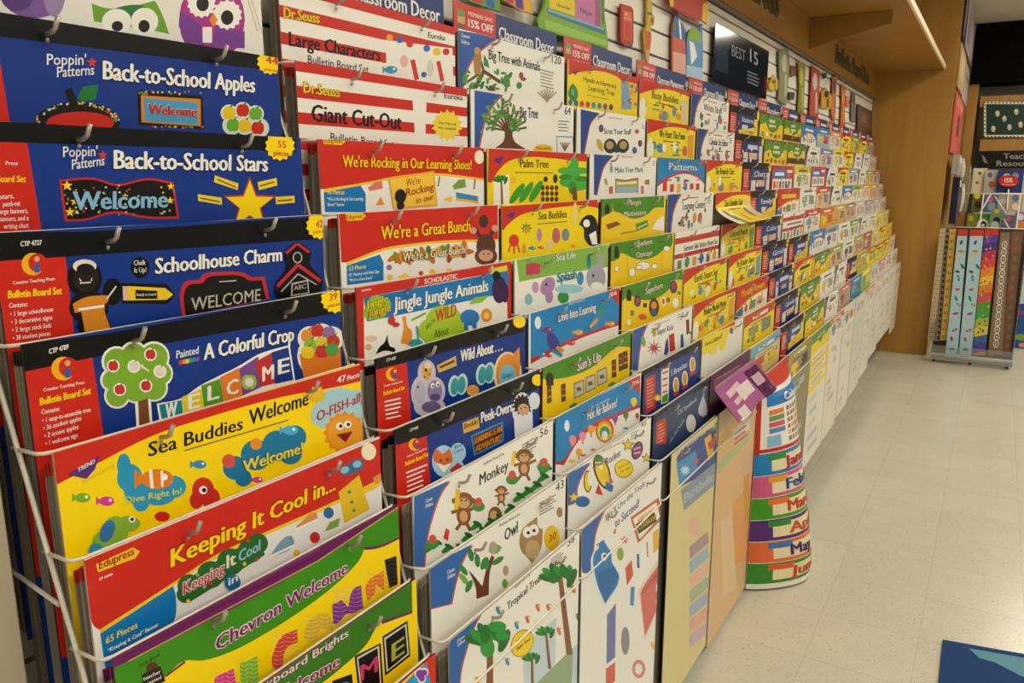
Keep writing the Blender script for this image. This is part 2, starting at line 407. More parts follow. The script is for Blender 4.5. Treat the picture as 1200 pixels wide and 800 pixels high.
# ---------------------------------------------------------------- rack geometry
XR = [.052, .079, .117, .151, .18, .213, .246, .277, .307, .34]
ZR = [1.784, 1.668, 1.555, 1.446, 1.338, 1.232, 1.126, 1.026, .915, .803]
W0 = .45
YC = [.409, .894, 1.357, 1.825, 2.291, 2.757, 3.223, 3.689] + [4.155+.416*k for k in range(8)]
def wid(c): return W0 if c < 8 else .402
# ---------------------------------------------------------------- near packs, printed art traced on each pack's own plane
def pack(c, r, base='F4F2EA', H=None, side=None, px=True):
    h = H or (.66 if r == 9 else min(.56, ZR[r]-.16))
    return Art(XR[r], (YC[c], ZR[r]), wid(c), h, base, .003, px, 'x', side)
STACK = []      # (col, row, edge colour) of the packs kept behind each front pack
RED, NAVY, YEL, GRN, BLU, WHT, BLK = 'D02818', '12368A', 'FFDC00', '3F8F12', '1178BE', 'F6F4EC', '0A0908'
def ctp(c, r, b, code, cnt, badge=None, panel=None):
    """black header, navy sheet, red contents panel; b = header lower edge in the current zoom"""
    A = pack(c, r, NAVY, side='2A2620'); return A
def done(A, c, r, name, label, edge):
    for i, x in enumerate(()): pass
    A.build(name, label, 'bulletin board set', 'packs hanging on the wall rack'); STACK.append((c, r, edge, label))
def moon(A, x, y, r):
    A.part('publisher_logo').E('F2B21C', x, y, r); A.E(RED, x+r*.42, y-r*.12, r*.82); A.E('D9A873', x+r*.35, y-r*.45, r*.25); A.P('2A5FA8', x+r*.1, y, x+r*.65, y, x+r*.55, y+r*.75, x+r*.15, y+r*.75)
# c0 r0 owls
A = pack(0, 0, 'EDEAE0').z(0, 0, 3)
A.part('owl_print').O('7E5A9E', [(120,-10,110,75)]).E('5A3C80',60,-20,60,60).E('9C86B4',190,-30,40,90)
A.P('6FA62A',322,12,350,22,385,30,430,28,500,14,545,2,570,50,595,120,560,112,330,75).P('2C7A3C',380,40,430,22,500,20,545,50,520,90,400,60)
A.E('F6F4EC',410,75,52,44).E('F6F4EC',508,75,48,48).E('241A14',412,92,20,18).E('241A14',506,92,20,22)
A.E('B2338E',745,70,116,150).P('7A3E98',632,40,700,80,720,160,650,150,628,90).P('7A3E98',760,90,860,110,860,170,740,165)
A.burst('F6F4EC',708,12,52).burst('F6F4EC',798,52,54).E('241A14',712,14,22,26).E('241A14',798,62,22,26).P('F08A1C',735,70,750,45,765,70,750,95).R('F6F4EC',712,95,745,150)
A.Lq('C9C2B2',872,0,905,110,4).Lq('C9C2B2',884,0,922,120,4)
done(A, 0, 0, 'owl_cutout_pack', 'white pack of colourful owl cut-outs at the top left corner', 'E8E4D8')
# c0 r1 apples
A = pack(0, 1, NAVY, side='2A2620').z(0, 0, 3)
A.part('header_band').P(BLK,-900,-10,0,32,1010,190,1010,256,0,128,-900,20)
A.part('information_panel').P(RED,-700,60,0,212,36,440,-700,440)
A.part('title_lettering').T("Poppin'",165,228,302,228,40,WHT,.0).T('Patterns',200,272,330,262,38,WHT,0).S('D8402A',323,219,20)
A.T('Back-to-School Apples',362,278,893,325,66,WHT,.03,'0A1C50',.05)
A.part('apple_print').E('15110E',270,430,152,72).E(RED,282,432,120,40)
rn = random.Random(3)
for k in range(70):
    t = rn.uniform(math.pi, 2*math.pi); q = rn.uniform(.86, .98); A.E(rn.choice(['E8C840','D05030','58A858','E8E4D8']),270+152*q*math.cos(t),430+72*q*math.sin(t),4,4,0,6)
A.Lq('15110E',238,312,262,372,26).P('1F7A36',270,345,290,305,345,297,335,350,285,358)
A.part('welcome_plaque').P('15110E',482,318,712,338,718,455,486,440).P('D8892A',495,335,705,348,706,444,497,430).P('4AA0CE',506,345,692,360,697,438,508,424).T('Welcome',520,400,688,410,36,RED,.03,WHT,.03)
for k in range(40): A.E(rn.choice(['E8C840','D05030','58A858']),rn.uniform(485,712),rn.choice([rn.uniform(322,332)+0*k,rn.uniform(443,450)]),4,4,0,6)
A.part('apple_cluster').O('DDE8D8',[(805,397,30),(853,388,30),(898,400,30),(815,440,34),(860,440,34),(910,450,36)])
for x,y,cc in ((805,397,'F0C818'),(853,388,'D02818'),(898,400,'6AB02C'),(818,440,'6AB02C'),(860,442,'F0C818'),(905,450,'D02818')): A.apple(cc,x,y,22)
A.part('piece_count_badge').burst(YEL,950,216,48).T('44',935,222,975,228,26,RED,.03).T('pieces',930,248,978,255,13,RED,0)
done(A, 0, 1, 'bulletin_board_set', 'navy Back-to-School Apples pack with black header, top left', '1A1612')
# c0 r2 stars
A = pack(0, 2, NAVY, side='2A2620').z(0, 0, 3)
A.part('header_band').P(BLK,-900,380,0,415,1040,468,1040,532,95,502,-900,470)
A.part('information_panel').P(RED,-800,470,95,502,150,830,260,1500,-800,1500)
A.T('Board Set',-12,640,90,640,24,YEL,.02).T('Press',20,580,62,580,14,WHT,0)
for i,s_ in enumerate(['stars,','punch-out','large banners,','banners, and a','writing chart']): A.T(s_,[0,10,-6,-4,12][i],700+i*26,[48,70,98,100,100][i],696+i*26,18,WHT,0)
A.part('title_lettering').T("Poppin'",222,552,342,548,38,WHT,0).T('Patterns',252,596,366,580,36,WHT,0).S('D8402A',360,545,18).T('Back-to-School Stars',400,592,938,602,66,WHT,.03,'0A1C50',.05)
A.part('welcome_plaque').P(RED,208,632,330,625,410,647,520,626,610,640,630,768,520,768,400,750,300,775,228,778).P('14100E',216,638,330,632,410,654,520,633,603,647,622,760,520,760,400,742,300,768,236,770)
for k in range(60): A.E(rn.choice(['E8C840','D05030','58A858','E8E4D8']),rn.uniform(225,612),rn.uniform(650,755),4,4,0,6)
for x,y,q in ((235,652,20),(262,708,16),(245,745,18),(600,655,14),(598,705,14),(440,690,12)): A.S(YEL,x,y,q)
A.T('Welcome',255,738,585,728,66,'8CC4E4',.05,'14100E',.05)
A.part('star_print').S('C8401C',878,718,98).S(YEL,878,720,86)
for f_ in ((755,616,838,645,835,668,752,640),(905,640,972,625,975,652,910,668),(695,682,780,695,780,720,697,706),(968,692,1035,688,1037,712,970,718)):
    A.P('F2D21C',*f_).Lq('6A5010',f_[0]+8,f_[1]+14,f_[2]-8,f_[3]+14,5)
A.part('piece_count_badge').burst(YEL,982,512,54).T('55',974,518,1002,520,24,RED,.02).T('pieces',960,545,1012,550,20,RED,.01)
done(A, 0, 2, 'bulletin_board_set', 'navy Back-to-School Stars pack with wavy black Welcome banner', '1A1612')
# c0 r3 schoolhouse
A = pack(0, 3, NAVY, side='2A2620').z(0, 250, 3)
A.part('header_band').P(BLK,-60,60,0,66,1145,10,1150,88,230,152,0,168,-60,175).T('CTP 4727',72,116,146,110,18,WHT,.01)
A.part('information_panel').P(RED,-60,172,230,152,262,440,340,1250,-60,1300).T('Creative Teaching Press',45,250,192,234,12,WHT,0).T('Bulletin Board Set',28,298,216,283,27,YEL,.03).T('Contains:',32,332,96,326,17,WHT,0)
for i,s_ in enumerate(['• 1 large schoolhouse','• 3 decorative signs','• 2 large stick kids','• 30 student pieces']): A.T(s_,36+i*3,362+i*28,186-i*3,344+i*28,17,WHT,0)
moon(A,115,178,40)
A.part('stick_child_print').O(BLK,[(297,228,62,68),(312,330,70,60),(330,395,60,40),(395,275,34,48)]).P('D98A20',255,318,298,295,350,288,382,288,378,310,368,320,388,405,298,415,285,345,262,350).Lq(WHT,275,338,365,325,9).E('241A14',302,228,45,48)
A.E('E8E0D0',297,185,42,24).E('1A1412',300,196,32,20).Lq(WHT,280,245,318,242,4).Lq(WHT,285,240,278,228,3).Lq(WHT,320,238,322,226,3).Lq('E8E0D0',375,300,408,255,5)
A.part('pencil_print').P(BLK,425,245,585,248,615,285,588,318,428,315).P('E8B8A8',430,255,448,256,448,306,432,305).P('F0CC20',448,255,580,262,608,285,585,303,448,306).P(BLK,475,268,552,272,552,300,475,300).T('Ready to Learn!',479,290,548,288,10,WHT,0)
A.part('chalk_badge').E(BLK,492,190,33,38).T('Chalk',470,182,512,180,17,WHT,0).T('It Up!',472,208,514,206,17,WHT,0)
A.part('title_lettering').T('Schoolhouse Charm',545,212,988,166,56,WHT,.03,'0A1C50',.05)
A.part('welcome_sign').P('C82A34',637,262,655,238,700,232,715,214,780,205,860,210,880,222,930,222,948,300,640,362).P('161210',650,270,668,250,712,244,728,226,780,218,855,222,872,234,920,235,935,300,652,360).T('WELCOME',672,342,915,306,46,'C9C4B8',-.005).Lq('C9C4B8',770,240,830,236,4)
A.part('schoolhouse_print').P(BLK,962,262,1005,190,998,140,1042,98,1090,135,1086,175,1132,238,1125,275,975,300).Lq('C82A34',1003,140,1042,106,9).Lq('C82A34',1042,106,1084,136,9).Lq('C82A34',972,256,1045,180,12).Lq('C82A34',1045,180,1124,238,12).E('C9C4B8',1043,155,17,20).E('161210',1043,155,13,16).Lq('C9C4B8',985,275,1045,212,4).Lq('C9C4B8',1045,212,1110,250,4).P('C9C4B8',1020,290,1022,245,1080,232,1084,280).P('161210',1024,286,1026,250,1076,238,1080,277).T('ABC',1030,270,1072,262,16,'C9C4B8',0)
A.part('piece_count_badge').burst(YEL,1122,42,50).T('42',1108,52,1132,48,26,RED,.02).T('pieces',1098,72,1142,66,14,RED,0)
done(A, 0, 3, 'bulletin_board_set', 'navy Schoolhouse Charm pack with stick child and pencil', '1A1612')
# c0 r4 colorful crop
A = pack(0, 4, NAVY, side='2A2620').z(0, 250, 3)
A.part('header_band').P(BLK,60,458,80,458,1205,262,1205,346,325,506,90,560).T('CTP 4789',172,494,240,476,18,WHT,.01)
A.part('information_panel').P(RED,60,562,325,506,365,790,470,1500,60,1600).T('Creative Teaching Press',152,626,296,598,12,WHT,0).T('Bulletin Board Set',140,674,318,634,26,YEL,.03).T('Contains:',145,706,210,693,17,WHT,0)
for i,s_ in enumerate(['• 1 easy-to-assemble tree','• 36 student apples','• 2 accent apples','• 1 welcome sign']): A.T(s_,148+i*4,736+i*27,[318,285,275,272][i],696+i*30,17,WHT,0)
moon(A,222,545,42)
A.part('apple_tree_print'); bl=[(410,520,46),(470,498,42),(540,505,48),(560,562,40),(540,612,42),(480,600,60),(410,640,38),(392,585,34),(440,560,60)]
A.O(WHT,bl,8).P(WHT,470,620,525,605,535,745,478,750).P('7A4A22',482,620,515,610,525,738,488,745).O('7FB030',bl)
for x,y,cc in ((395,535,'C8302C'),(527,495,'C8302C'),(418,618,'C8302C'),(510,605,'C8302C'),(468,537,'E8DCD0'),(560,555,'E8DCD0')): A.E(WHT,x,y,23).apple(cc,x,y,17)
A.part('title_lettering').T('Painted',620,510,698,492,28,WHT,-.005)
for i,cc in enumerate(['D8402A','E89020','F0D020','58A838','2A88C8','8848A0']): A.P(cc,628+i*12,518-i*2.5,640+i*12,515-i*2.5,641+i*12,530-i*2.5,629+i*12,533-i*2.5)
A.T('A Colorful Crop',716,514,1030,446,56,WHT,.03,'0A1C50',.05)
A.part('welcome_steps').P(WHT,548,668,632,650,700,605,768,570,838,535,905,495,948,480,1016,462,1036,590,560,740)
for f_,cc in (((556,672,636,655,644,730,570,745),'1A8A98'),((636,645,704,615,716,690,645,720),'E8D020'),((704,605,770,580,784,665,716,690),'5A9A2A'),((770,575,838,542,850,640,784,665),'E8802A'),((838,545,905,502,914,610,850,640),'7A4A98'),((893,522,950,490,964,596,914,608),'C83030'),((950,488,1010,470,1028,584,964,598),'1A3A88')): A.P(cc,*f_)
for s_,x,y in (('W',580,720),('E',660,690),('L',728,658),('C',795,640),('M',920,590),('E',975,565)): A.T(s_,x,y,x+38,y-10,52,WHT,.06)
A.apple('9AC040',872,592,26).E('E8E4D8',872,592,16)
A.part('fruit_basket_print').O('EDEAE0',[(1090,440,40),(1130,430,40),(1165,440,40),(1120,500,72)],4).P('E07A20',1052,495,1196,470,1200,560,1068,580)
for x,y,cc in ((1080,430,'E8902A'),(1115,412,'C8302C'),(1155,420,'9A6AA8'),(1090,462,'8AB83A'),(1130,455,'D8C83A'),(1170,450,'C8302C'),(1080,488,'E8C820'),(1130,485,'C8302C'),(1165,478,'4AA048')): A.apple(cc,x,y,22)
A.part('piece_count_badge').burst(YEL,1178,300,52).T('39',1158,308,1184,302,26,RED,.02).T('pieces',1152,332,1194,322,14,RED,0)
done(A, 0, 4, 'bulletin_board_set', 'navy A Colorful Crop pack with green apple tree', '1A1612')
# c0 r5 sea buddies welcome
A = pack(0, 5, YEL, side='C8B890').z(0, 0, 1)
A.part('header_band').P('CF2A1C',56,531,430,425,431,444,400,452,330,465,250,487,180,510,110,545,66,568)
A.part('publisher_logo').P('5A2E80',79,556,117,533,111,550,101,561).T('TREND',91,553,111,542,5,WHT,.01).Lq('F0C820',96,565,134,545,3.5)
A.part('title_lettering').T('Sea Buddies',174,535,284,503,17,'151008',.02).T('Welcome',292,498,361,474,18,'151008',.02).Lq('6A5A10',216,528,338,492,1.4).T('47',395,449,405,446,7.5,WHT,.02).T('Pieces',407,446,421,441,6,WHT,.01)
A.part('sea_animal_print').O('2A9AC8',[(145,545,8,14),(152,560,15,17),(165,576,20,16),(185,577,22,15),(203,570,15,13),(165,588,10,11)]).fish('E8801A',184,561,19).Lq(WHT,176,550,178,572,4).Lq(WHT,189,551,190,570,3).T('Dive Right In!',146,590,212,578,8,'D8E060',.016)
A.fish('7AB02C',97,583,9).fish('D8389A',125,587,9).fish('3A8AC8',234,544,8).fish('D8389A',302,562,6)
A.O('D0302A',[(238,574,13,15),(247,584,11,13),(230,586,8,10)]).E(WHT,238,574,5).E('151008',239,574,2.5).E(RED,190,605,9,6)
A.O('8AB83A',[(135,622,15,18),(150,613,14,9),(120,634,12,12)]).E('3A78B8',125,622,8,14,.4).E(WHT,154,608,4).E('151008',154,608,2).O('2A9AC8',[(112,645,9)])
A.O('1A7AA8',[(275,548,14),(300,533,18),(325,522,18),(345,512,14),(285,560,10),(340,530,14)]).T('Welcome!',284,553,354,530,14,'F0E040',.03,'1A4A78',.04).E('D8584A',268,540,8).fish('4AB0E0',340,504,9).E('E89030',300,520,7)
A.part('puffer_fish_print').O('A8D0DC',[(398,474,28,20),(380,486,16),(416,470,14),(405,490,24)]).S('F0941A',404,507,26,16,.84).E('F0A42A',404,507,20).E(WHT,398,499,4.5).E(WHT,407,497,4.5).E('151008',399,499,2).E('151008',408,497,2).P('8A1A14',394,509,413,505,405,518).T('O-FISH-ally',371,494,427,468,12,'B82040',.02)
A.part('sun_sticker').S('F0C020',371,462,11,12,.75)
done(A, 0, 5, 'bulletin_board_set', 'yellow Sea Buddies Welcome pack with puffer fish', 'B8281C')
# c0 r6 keeping it cool
A = pack(0, 6, 'E9E8E2', side='C8B8A8').z(0, 533, 3)
A.part('header_band').P('D02A1C',270,382,1350,-65,1360,70,1199,152,930,272,760,350,612,446,350,614,330,600)
A.P('F2C81C',350,614,612,446,760,350,930,272,1199,152,1360,70,1360,80,1199,164,930,284,760,362,612,458,352,628)
A.part('publisher_logo').P('F2C81C',337,384,468,324,492,338,476,362,345,412).T('Edupress',348,402,470,350,30,'A82018',.01).T('EP 60800',350,440,395,422,9,WHT,0)
A.part('title_lettering').T('Keeping It Cool in...',600,393,1176,122,64,YEL,.04,'8A1410',.04)
A.part('information_panel').P('1178BE',352,628,608,460,618,500,608,590,380,760,372,760).T('65 Pieces',372,664,482,606,24,'F2DC3C',.02).T('“Keeping It Cool” Banner',378,694,556,600,14,WHT,.01)
A.part('slogan_sign').O('2C6A2C',[(665,460,42),(740,420,48),(810,375,48),(880,335,44),(905,310,36),(650,490,30)]).P('2C6A2C',624,455,905,282,930,350,660,520).T('Keeping',642,490,785,412,44,'C82838',.0,'E8E4D8',.05).T('It',796,398,826,382,46,'F0E8D0',.03).T('Cool',838,376,912,334,40,'9ACADE',.02)
for x,y,cc in ((660,512,'E8D020'),(735,450,'C83030'),(858,382,'E8D020'),(900,365,'C83030'),(690,420,'8AB83A'),(870,300,'C83030')): A.E(cc,x,y,7,7,0,8)
A.E('1A6AA8',815,446,28).T('in',800,458,832,440,28,WHT,.02)
A.part('sneaker_print').P('7AA0B8',950,352,1000,290,1024,282,1034,305,1030,322,955,358).Lq('F4F2EA',950,356,1032,318,8).P('D8904A',1040,252,1090,205,1112,200,1116,222,1050,262).Lq('F4F2EA',1040,262,1116,226,8).E('C83030',1107,290,18,20).E('2A6AA8',1155,203,18,20).P('8AA848',1140,270,1160,235,1195,220,1190,250)
A.E('F0C020',1042,345,12)
A.part('raincoat_print').P('E8C020',1190,130,1262,70,1300,190,1210,240).P('3A6A88',1195,45,1225,30,1262,12,1280,25,1270,50,1225,70,1200,72).E('8AC0DC',1212,52,16,12,-.4).E('8AC0DC',1255,32,16,12,-.4).E('2A8A7A',1228,130,6).E('2A8A7A',1236,165,6).E('2A8A7A',1244,195,6).P('E8904A',1310,80,1345,60,1350,85,1320,105)
A.part('round_badge').E('F4EAC8',1296,-12,26,30)
done(A, 0, 6, 'bulletin_board_set', 'red Keeping It Cool in pack with sneaker pictures', 'B8281C')
# c0 r7 chevron welcome (zoom 150,640 scale 3.4286)
A = pack(0, 7, YEL, side='6A2450').z(150, 640, 3.4286)
A.part('header_band').P('6E1E5E',-120,400,0,360,760,-40,1100,-260,1100,-168,760,62,0,462,-80,500)
A.P(GRN,-80,500,0,462,760,62,1100,-168,1098,-42,1000,-2,950,2,935,45,890,100,820,165,700,255,560,345,420,420,300,458,225,460,150,520,-80,640)
A.Lq('C8A060',0,462,760,60,5).Lq('C8A060',760,60,1100,-168,5).Lq('8E3A7E',-20,420,770,8,5).Lq('4A1040',-20,444,770,30,3)
A.P('6E1E5E',225,460,150,518,148,528,232,466).P('6E1E5E',950,2,1000,-2,1098,-42,1098,-34,1002,8,946,14)
A.part('publisher_logo').O('5A3A22',[(98,490,26)]).P('241A18',55,515,130,480,150,540,60,580).T('teacher',60,540,130,508,16,WHT,0).T('created',64,562,132,530,14,WHT,0).T('TCR 8554',42,490,125,440,14,'1A2A0A',0)
A.part('title_lettering').T('Chevron Welcome',352,420,878,105,58,'7A1E5A',.02,'F2DCE4',.06)
A.part('chevron_letter_print')
def chev(c, f_, c2):
    A.P(c,*f_); x0=min(f_[0::2]); x1=max(f_[0::2]); y0=min(f_[1::2]); y1=max(f_[1::2])
    k=y0+14
    while k<y1-6:
        n=4; w_=(x1-x0)/n
        for q in range(n): A.Lq(c2,x0+w_*q+2,k+(4 if q%2 else -4)+(n-q)*2,x0+w_*(q+1)-2,k+(-4 if q%2 else 4)+(n-q-1)*2,2)
        k+=17
chev('E0408A',(345,545,350,525,425,490,435,560,360,580),'F4B8D0'); chev('8AC030',(448,470,520,440,526,545,455,560),'D8E8A8')
chev('E0483A',(580,480,590,410,620,360,680,332,682,385,640,405,625,440,622,475,600,500),'F4C0B0'); chev('E8C030',(705,370,720,310,760,275,800,268,822,300,820,340,790,330,770,335,760,370,740,385),'F6E8A0')
chev('8A3A9A',(820,235,858,215,885,245,905,172,936,155,945,248,905,268,880,270,840,310,825,312),'D0A8D8'); chev('F0802A',(958,150,1028,95,1030,180,995,150,990,190,962,222),'F8D0A0'); chev('1E1814',(1030,55,1078,38,1084,150,1050,168),'6A6050')
done(A, 0, 7, 'bulletin_board_set', 'green and yellow Chevron Welcome pack with purple top edges', '6E1E5E')
# c0 r8 chalkboard brights
A = pack(0, 8, YEL, side='6A2450').z(150, 640, 3.4286)
A.part('header_band').P('6E1E5E',300,560,530,440,1140,40,1140,128,530,540,300,665).P('C8A878',300,665,530,540,1140,128,1140,132,530,546,300,675)
A.P('3A7A18',300,670,530,545,1140,132,1142,265,1030,300,1010,310,960,390,900,450,700,600,300,760).P('6E1E5E',1020,300,1142,258,1142,268,1020,312)
A.part('title_lettering').T('Chalkboard Brights',430,650,882,358,36,'F2DCE4',.01,'7A1E4A',.05).T('Welcome',560,640,845,478,50,'7A1E4A',.02,'F2DCE4',.06)
A.part('letter_tile_print').P('14100E',1022,362,1122,298,1134,440,1032,520).P('D8D4C8',1028,368,1118,310,1128,434,1038,505).P('14100E',1034,374,1112,320,1122,430,1044,495).T('E',1060,462,1108,428,70,'A8B030',.05)
A.P('14100E',910,440,1015,388,1026,560,930,620).P('D8D4C8',918,446,1008,398,1018,560,938,610).P('14100E',924,452,1002,408,1012,556,944,600).T('M',935,540,1000,500,62,'D83A6A',.05).P('14100E',820,540,900,512,910,640,830,660).T('O',838,620,890,590,60,'3A9AC8',.05)
done(A, 0, 8, 'bulletin_board_set', 'green and yellow Chalkboard Brights pack with black letter tiles', '6E1E5E')
# c0 r9 red pack
A = pack(0, 9, 'D8341C', side='8A1A14').z(400, 640, 5)
A.part('picture_print').P('2A9AD8',330,840,500,680,540,900,330,960).P('F2D83C',320,800,475,660,482,690,335,835).T('BULLETIN BOARD',338,812,476,684,16,'8A5A10',.01).O('E8E0F0',[(462,745,34),(485,735,26),(470,775,26)]).O('8A3AA8',[(462,748,26),(484,740,18),(470,772,18)])
done(A, 0, 9, 'bulletin_board_set', 'red Bulletin Board pack with a purple heart at the lower left', 'A8281C')
# ------------------------------------------------ column 1
def stripes(c, r, left):
    A = pack(c, r, 'F2EEE4', side='B87868'); A.px = False; A.part('stripe_print')
    for k in range(7): A.R('CC2A1E', 0, k*8.4-.6, 100, k*8.4+3.2)
    A.px = True; return A.z(300, 0, 3)
A = stripes(1, 0, 0)
A.part('title_lettering').T('Dr.Seuss',96,62,220,82,38,'F2D024',.03,'7A6010',.03).T('Large Characters',116,160,436,215,50,'1A1614',.03).T('Bulletin Board Set',182,222,396,258,30,'1A1614',.0).T('Eureka',605,132,665,143,20,'241A14',.02)
A.part('picture_print').P('F2EEE4',455,140,690,170,694,300,460,262)
for x,y,q,cc in ((470,132,12,'E8A030'),(505,140,12,'2A6AB8'),(540,155,12,'D03028'),(600,170,12,'2A6AB8'),(635,182,14,'F0C830'),(668,182,12,'D03028')): A.E(cc,x,y,q)
A.fish('3A9AC0',475,245,22).Lq('D03028',550,210,565,280,16).Lq('D03028',640,215,655,285,14).E('E8B8B0',520,215,14,22).E('D8D4C8',612,240,12,30).E('2A6AB8',590,262,10)
done(A, 1, 0, 'bulletin_board_set', 'red striped Large Characters pack, topmost in its stack', 'B03A2A')
A = stripes(1, 1, 0)
A.part('title_lettering').T('Dr.Seuss',166,325,292,342,38,'F2D024',.03,'7A6010',.03).T('Giant Cut-Out',196,425,510,455,60,'1A1614',.03).T('Bulletin Board Set',262,496,485,520,30,'1A1614',.0).T('Eureka',662,345,726,353,20,'241A14',.02)
A.part('price_burst').S('F2D83C',672,440,56,14,.78).T('Over 5 feet tall',640,435,702,442,10,'6A5010',0).T('when assembled!',640,452,702,458,10,'6A5010',0)
A.part('picture_print').P('F2EEE4',548,320,600,330,595,500,560,496)
done(A, 1, 1, 'bulletin_board_set', 'red striped Giant Cut-Out pack with yellow burst', 'B03A2A')
def edu(c, r, zz, bnd, panel, title, pcs, lbl):
    A = pack(c, r, 'EFEDE6', side='A89888').z(*zz)
    A.part('header_band').P('D02A1C',*bnd[0]).P('F2C81C',*bnd[1])
    A.part('information_panel').P('1178BE',*panel)
    return A
A = edu(1, 2, (300,0,3), ((205,475,806,515,806,628,620,608,500,618,400,638,238,664,200,664),(238,664,400,638,500,618,620,608,806,628,806,636,620,617,500,627,400,647,238,674)), (238,676,368,652,385,680,386,745,242,745), '', '', '')
A.part('publisher_logo').P('F2C81C',234,482,300,484,316,496,300,510,238,506).T('Edupress',240,502,302,503,16,'A82018',.0).E('F4EAC8',785,552,17,24)
A.part('title_lettering').T("We're Rocking in Our Learning Shoes!",303,586,755,596,42,YEL,.02,'8A1410',.03)
A.part('information_panel').T('46 Pieces',248,682,310,684,18,'F2DC3C',.01).T('“We’re Rocking in Our Learning',250,705,376,704,12,WHT,0).T('Shoes!” Banner',250,724,310,724,12,WHT,0)
A.part('slogan_sign').P('F0B42A',465,625,625,600,636,722,482,735).P('F6C840',470,632,618,608,628,716,486,728).T("We're",525,655,575,645,26,'A8381C',0).T('Rocking',525,690,622,668,28,'A8381C',.01).T('in our',560,715,622,700,22,'A8381C',0).E('1A1A20',505,690,20,26).E('1A1A20',505,722,14,14)
A.part('sneaker_print').P('E07870',392,660,420,640,442,635,446,662,400,672).P('E8902A',420,722,438,690,452,720).P('7AA048',690,655,712,632,735,630,738,658,698,666).P('3A8AC0',703,675,780,690,782,715,704,705).Lq('F0C030',703,700,782,712,9).P('F0C830',655,700,690,690,685,712).Lq('6A6A6A',645,620,640,655,5).Lq('6A6A6A',770,630,766,665,5)
done(A, 1, 2, 'bulletin_board_set', "red We're Rocking in Our Learning Shoes pack", 'B8281C')
A = edu(1, 3, (350,220,3), ((140,78,700,58,702,180,500,186,400,196,300,212,168,262,150,262),(168,262,300,212,400,196,500,186,702,180,702,188,500,195,400,205,300,222,168,272)), (168,274,285,234,298,262,298,325,170,342), '', '', '')
A.part('publisher_logo').P('F2C81C',164,90,222,86,236,98,222,114,168,116).T('Edupress',168,112,224,106,16,'A82018',.0)
A.part('title_lettering').T("We're a Great Bunch",288,182,601,152,48,YEL,.02,'8A1410',.03)
A.part('information_panel').T('53 Pieces',176,292,236,282,16,'F2DC3C',.01).T('10” Monkey with Blank Sign',176,312,282,298,11,WHT,0).T('“We’re a Great Bunch”',176,330,260,320,11,WHT,0)
A.part('monkey_print').E('4A2E22',650,118,16,24).Lq('4A2E22',620,140,650,195,13).Lq('4A2E22',685,140,665,195,13).E('5A3626',658,205,34,44).E('6A4030',658,240,40,32).E('D8A080',658,238,26,20).E('D8A080',612,150,12).E('D8A080',690,142,12).E('1A1210',650,232,3).E('1A1210',666,232,3)
A.part('leaf_banner_print')
for k in range(26): A.leafy(rn.choice(['C8702A','7A8A2A','A8482A','D8A02A','5A7A2A']),330+k*10.5,250-k*1.2+rn.uniform(-18,18),22,rn.uniform(0,3))
A.T("We're a Great Bunch!",362,258,585,228,30,'F6ECC8',.01,'6A3A1A',.03).E('9A70A8',318,280,10).E('F0C830',320,315,10).P('F2D23C',345,315,375,300,400,318,370,322).E('F0C830',470,295,12,8).E('F0C830',530,290,12,8).E('C83028',430,300,8)
done(A, 1, 3, 'bulletin_board_set', "red We're a Great Bunch pack with brown monkey", 'B8281C')
A = pack(1, 4, 'F0EEE6', side='9A6A5A').z(350, 220, 3)
A.part('header_band').P('CC2A20',200,352,746,258,750,292,700,298,228,386,232,640,205,640).P('CC2A20',728,290,750,290,752,470,735,480).T('SCHOLASTIC',442,338,558,318,18,WHT,.01).Lq('E8B8A8',220,362,255,356,6)
A.P('1478BE',228,386,735,292,738,368,240,470).P('D8D040',668,285,732,272,733,292,668,304)
A.part('title_lettering').T('Jingle Jungle Animals',332,432,663,362,48,WHT,.03,'0A3A70',.04)
A.part('publisher_logo').O('8AC030',[(275,420,40,42),(250,440,24),(300,410,24)]).T('Jingle',235,425,312,400,28,'F0D020',.02,'4A7A10',.03).T('Jungle',240,455,318,432,28,'F0D020',.02,'C83020',.03)
A.part('slogan_burst').O('A8C82A',[(510,470,66,58),(460,500,40),(560,510,40,34),(500,530,60,30)]).T('WILD',480,472,552,448,44,'C82A20',.02).T('We’re',445,505,478,470,20,'2A4A1A',0).T('About',475,528,525,512,28,'2A4A1A',.0).T('LEARNING',495,560,575,520,20,'2A4A1A',.02)
A.part('animal_print').P('15110E',270,585,285,558,300,545,312,515,320,555,338,565,340,580,305,572).P('E8902A',358,545,368,480,362,455,376,450,384,490,396,500,395,555).E('2AA0A0',410,545,24,14).Lq('2AA0A0',420,540,414,485,6).E('2A78C0',600,455,34,28).Lq('2A78C0',585,470,588,500,14).Lq('2A78C0',615,465,618,495,14).E('E8902A',660,448,20,24).E('F6CC60',660,450,10,12).E('C82A30',325,465,12,16).E('C82A30',340,480,12,8).Lq('7AB030',395,465,445,440,7).P('8AC030',595,410,615,385,650,380,670,378,640,402).E('3A1E50',705,358,26,48).E('15110E',695,310,14,18).E('3A1E50',725,370,14,34).E('E8C8B0',255,530,22,12).E('D8B090',245,560,12)
done(A, 1, 4, 'bulletin_board_set', 'red framed Jingle Jungle Animals pack with blue title band', 'A8281C')
A = pack(1, 5, NAVY, side='2A2620').z(350, 220, 3)
A.part('header_band').P(BLK,240,600,788,452,792,506,380,612,280,640).T('CTP 6987',308,612,342,602,11,WHT,0)
A.part('information_panel').P(RED,250,645,380,613,396,830,440,1500,250,1500).T('Creative Teaching Press',300,700,365,682,7,WHT,0).T('Bulletin Board Set',298,730,372,708,15,YEL,.02).lines(WHT,302,752,365,738,5,5,1,13,15)
moon(A,330,655,24)
A.part('title_lettering').T('Wild About . . .',568,612,714,570,42,WHT,.03,'0A1C50',.05)
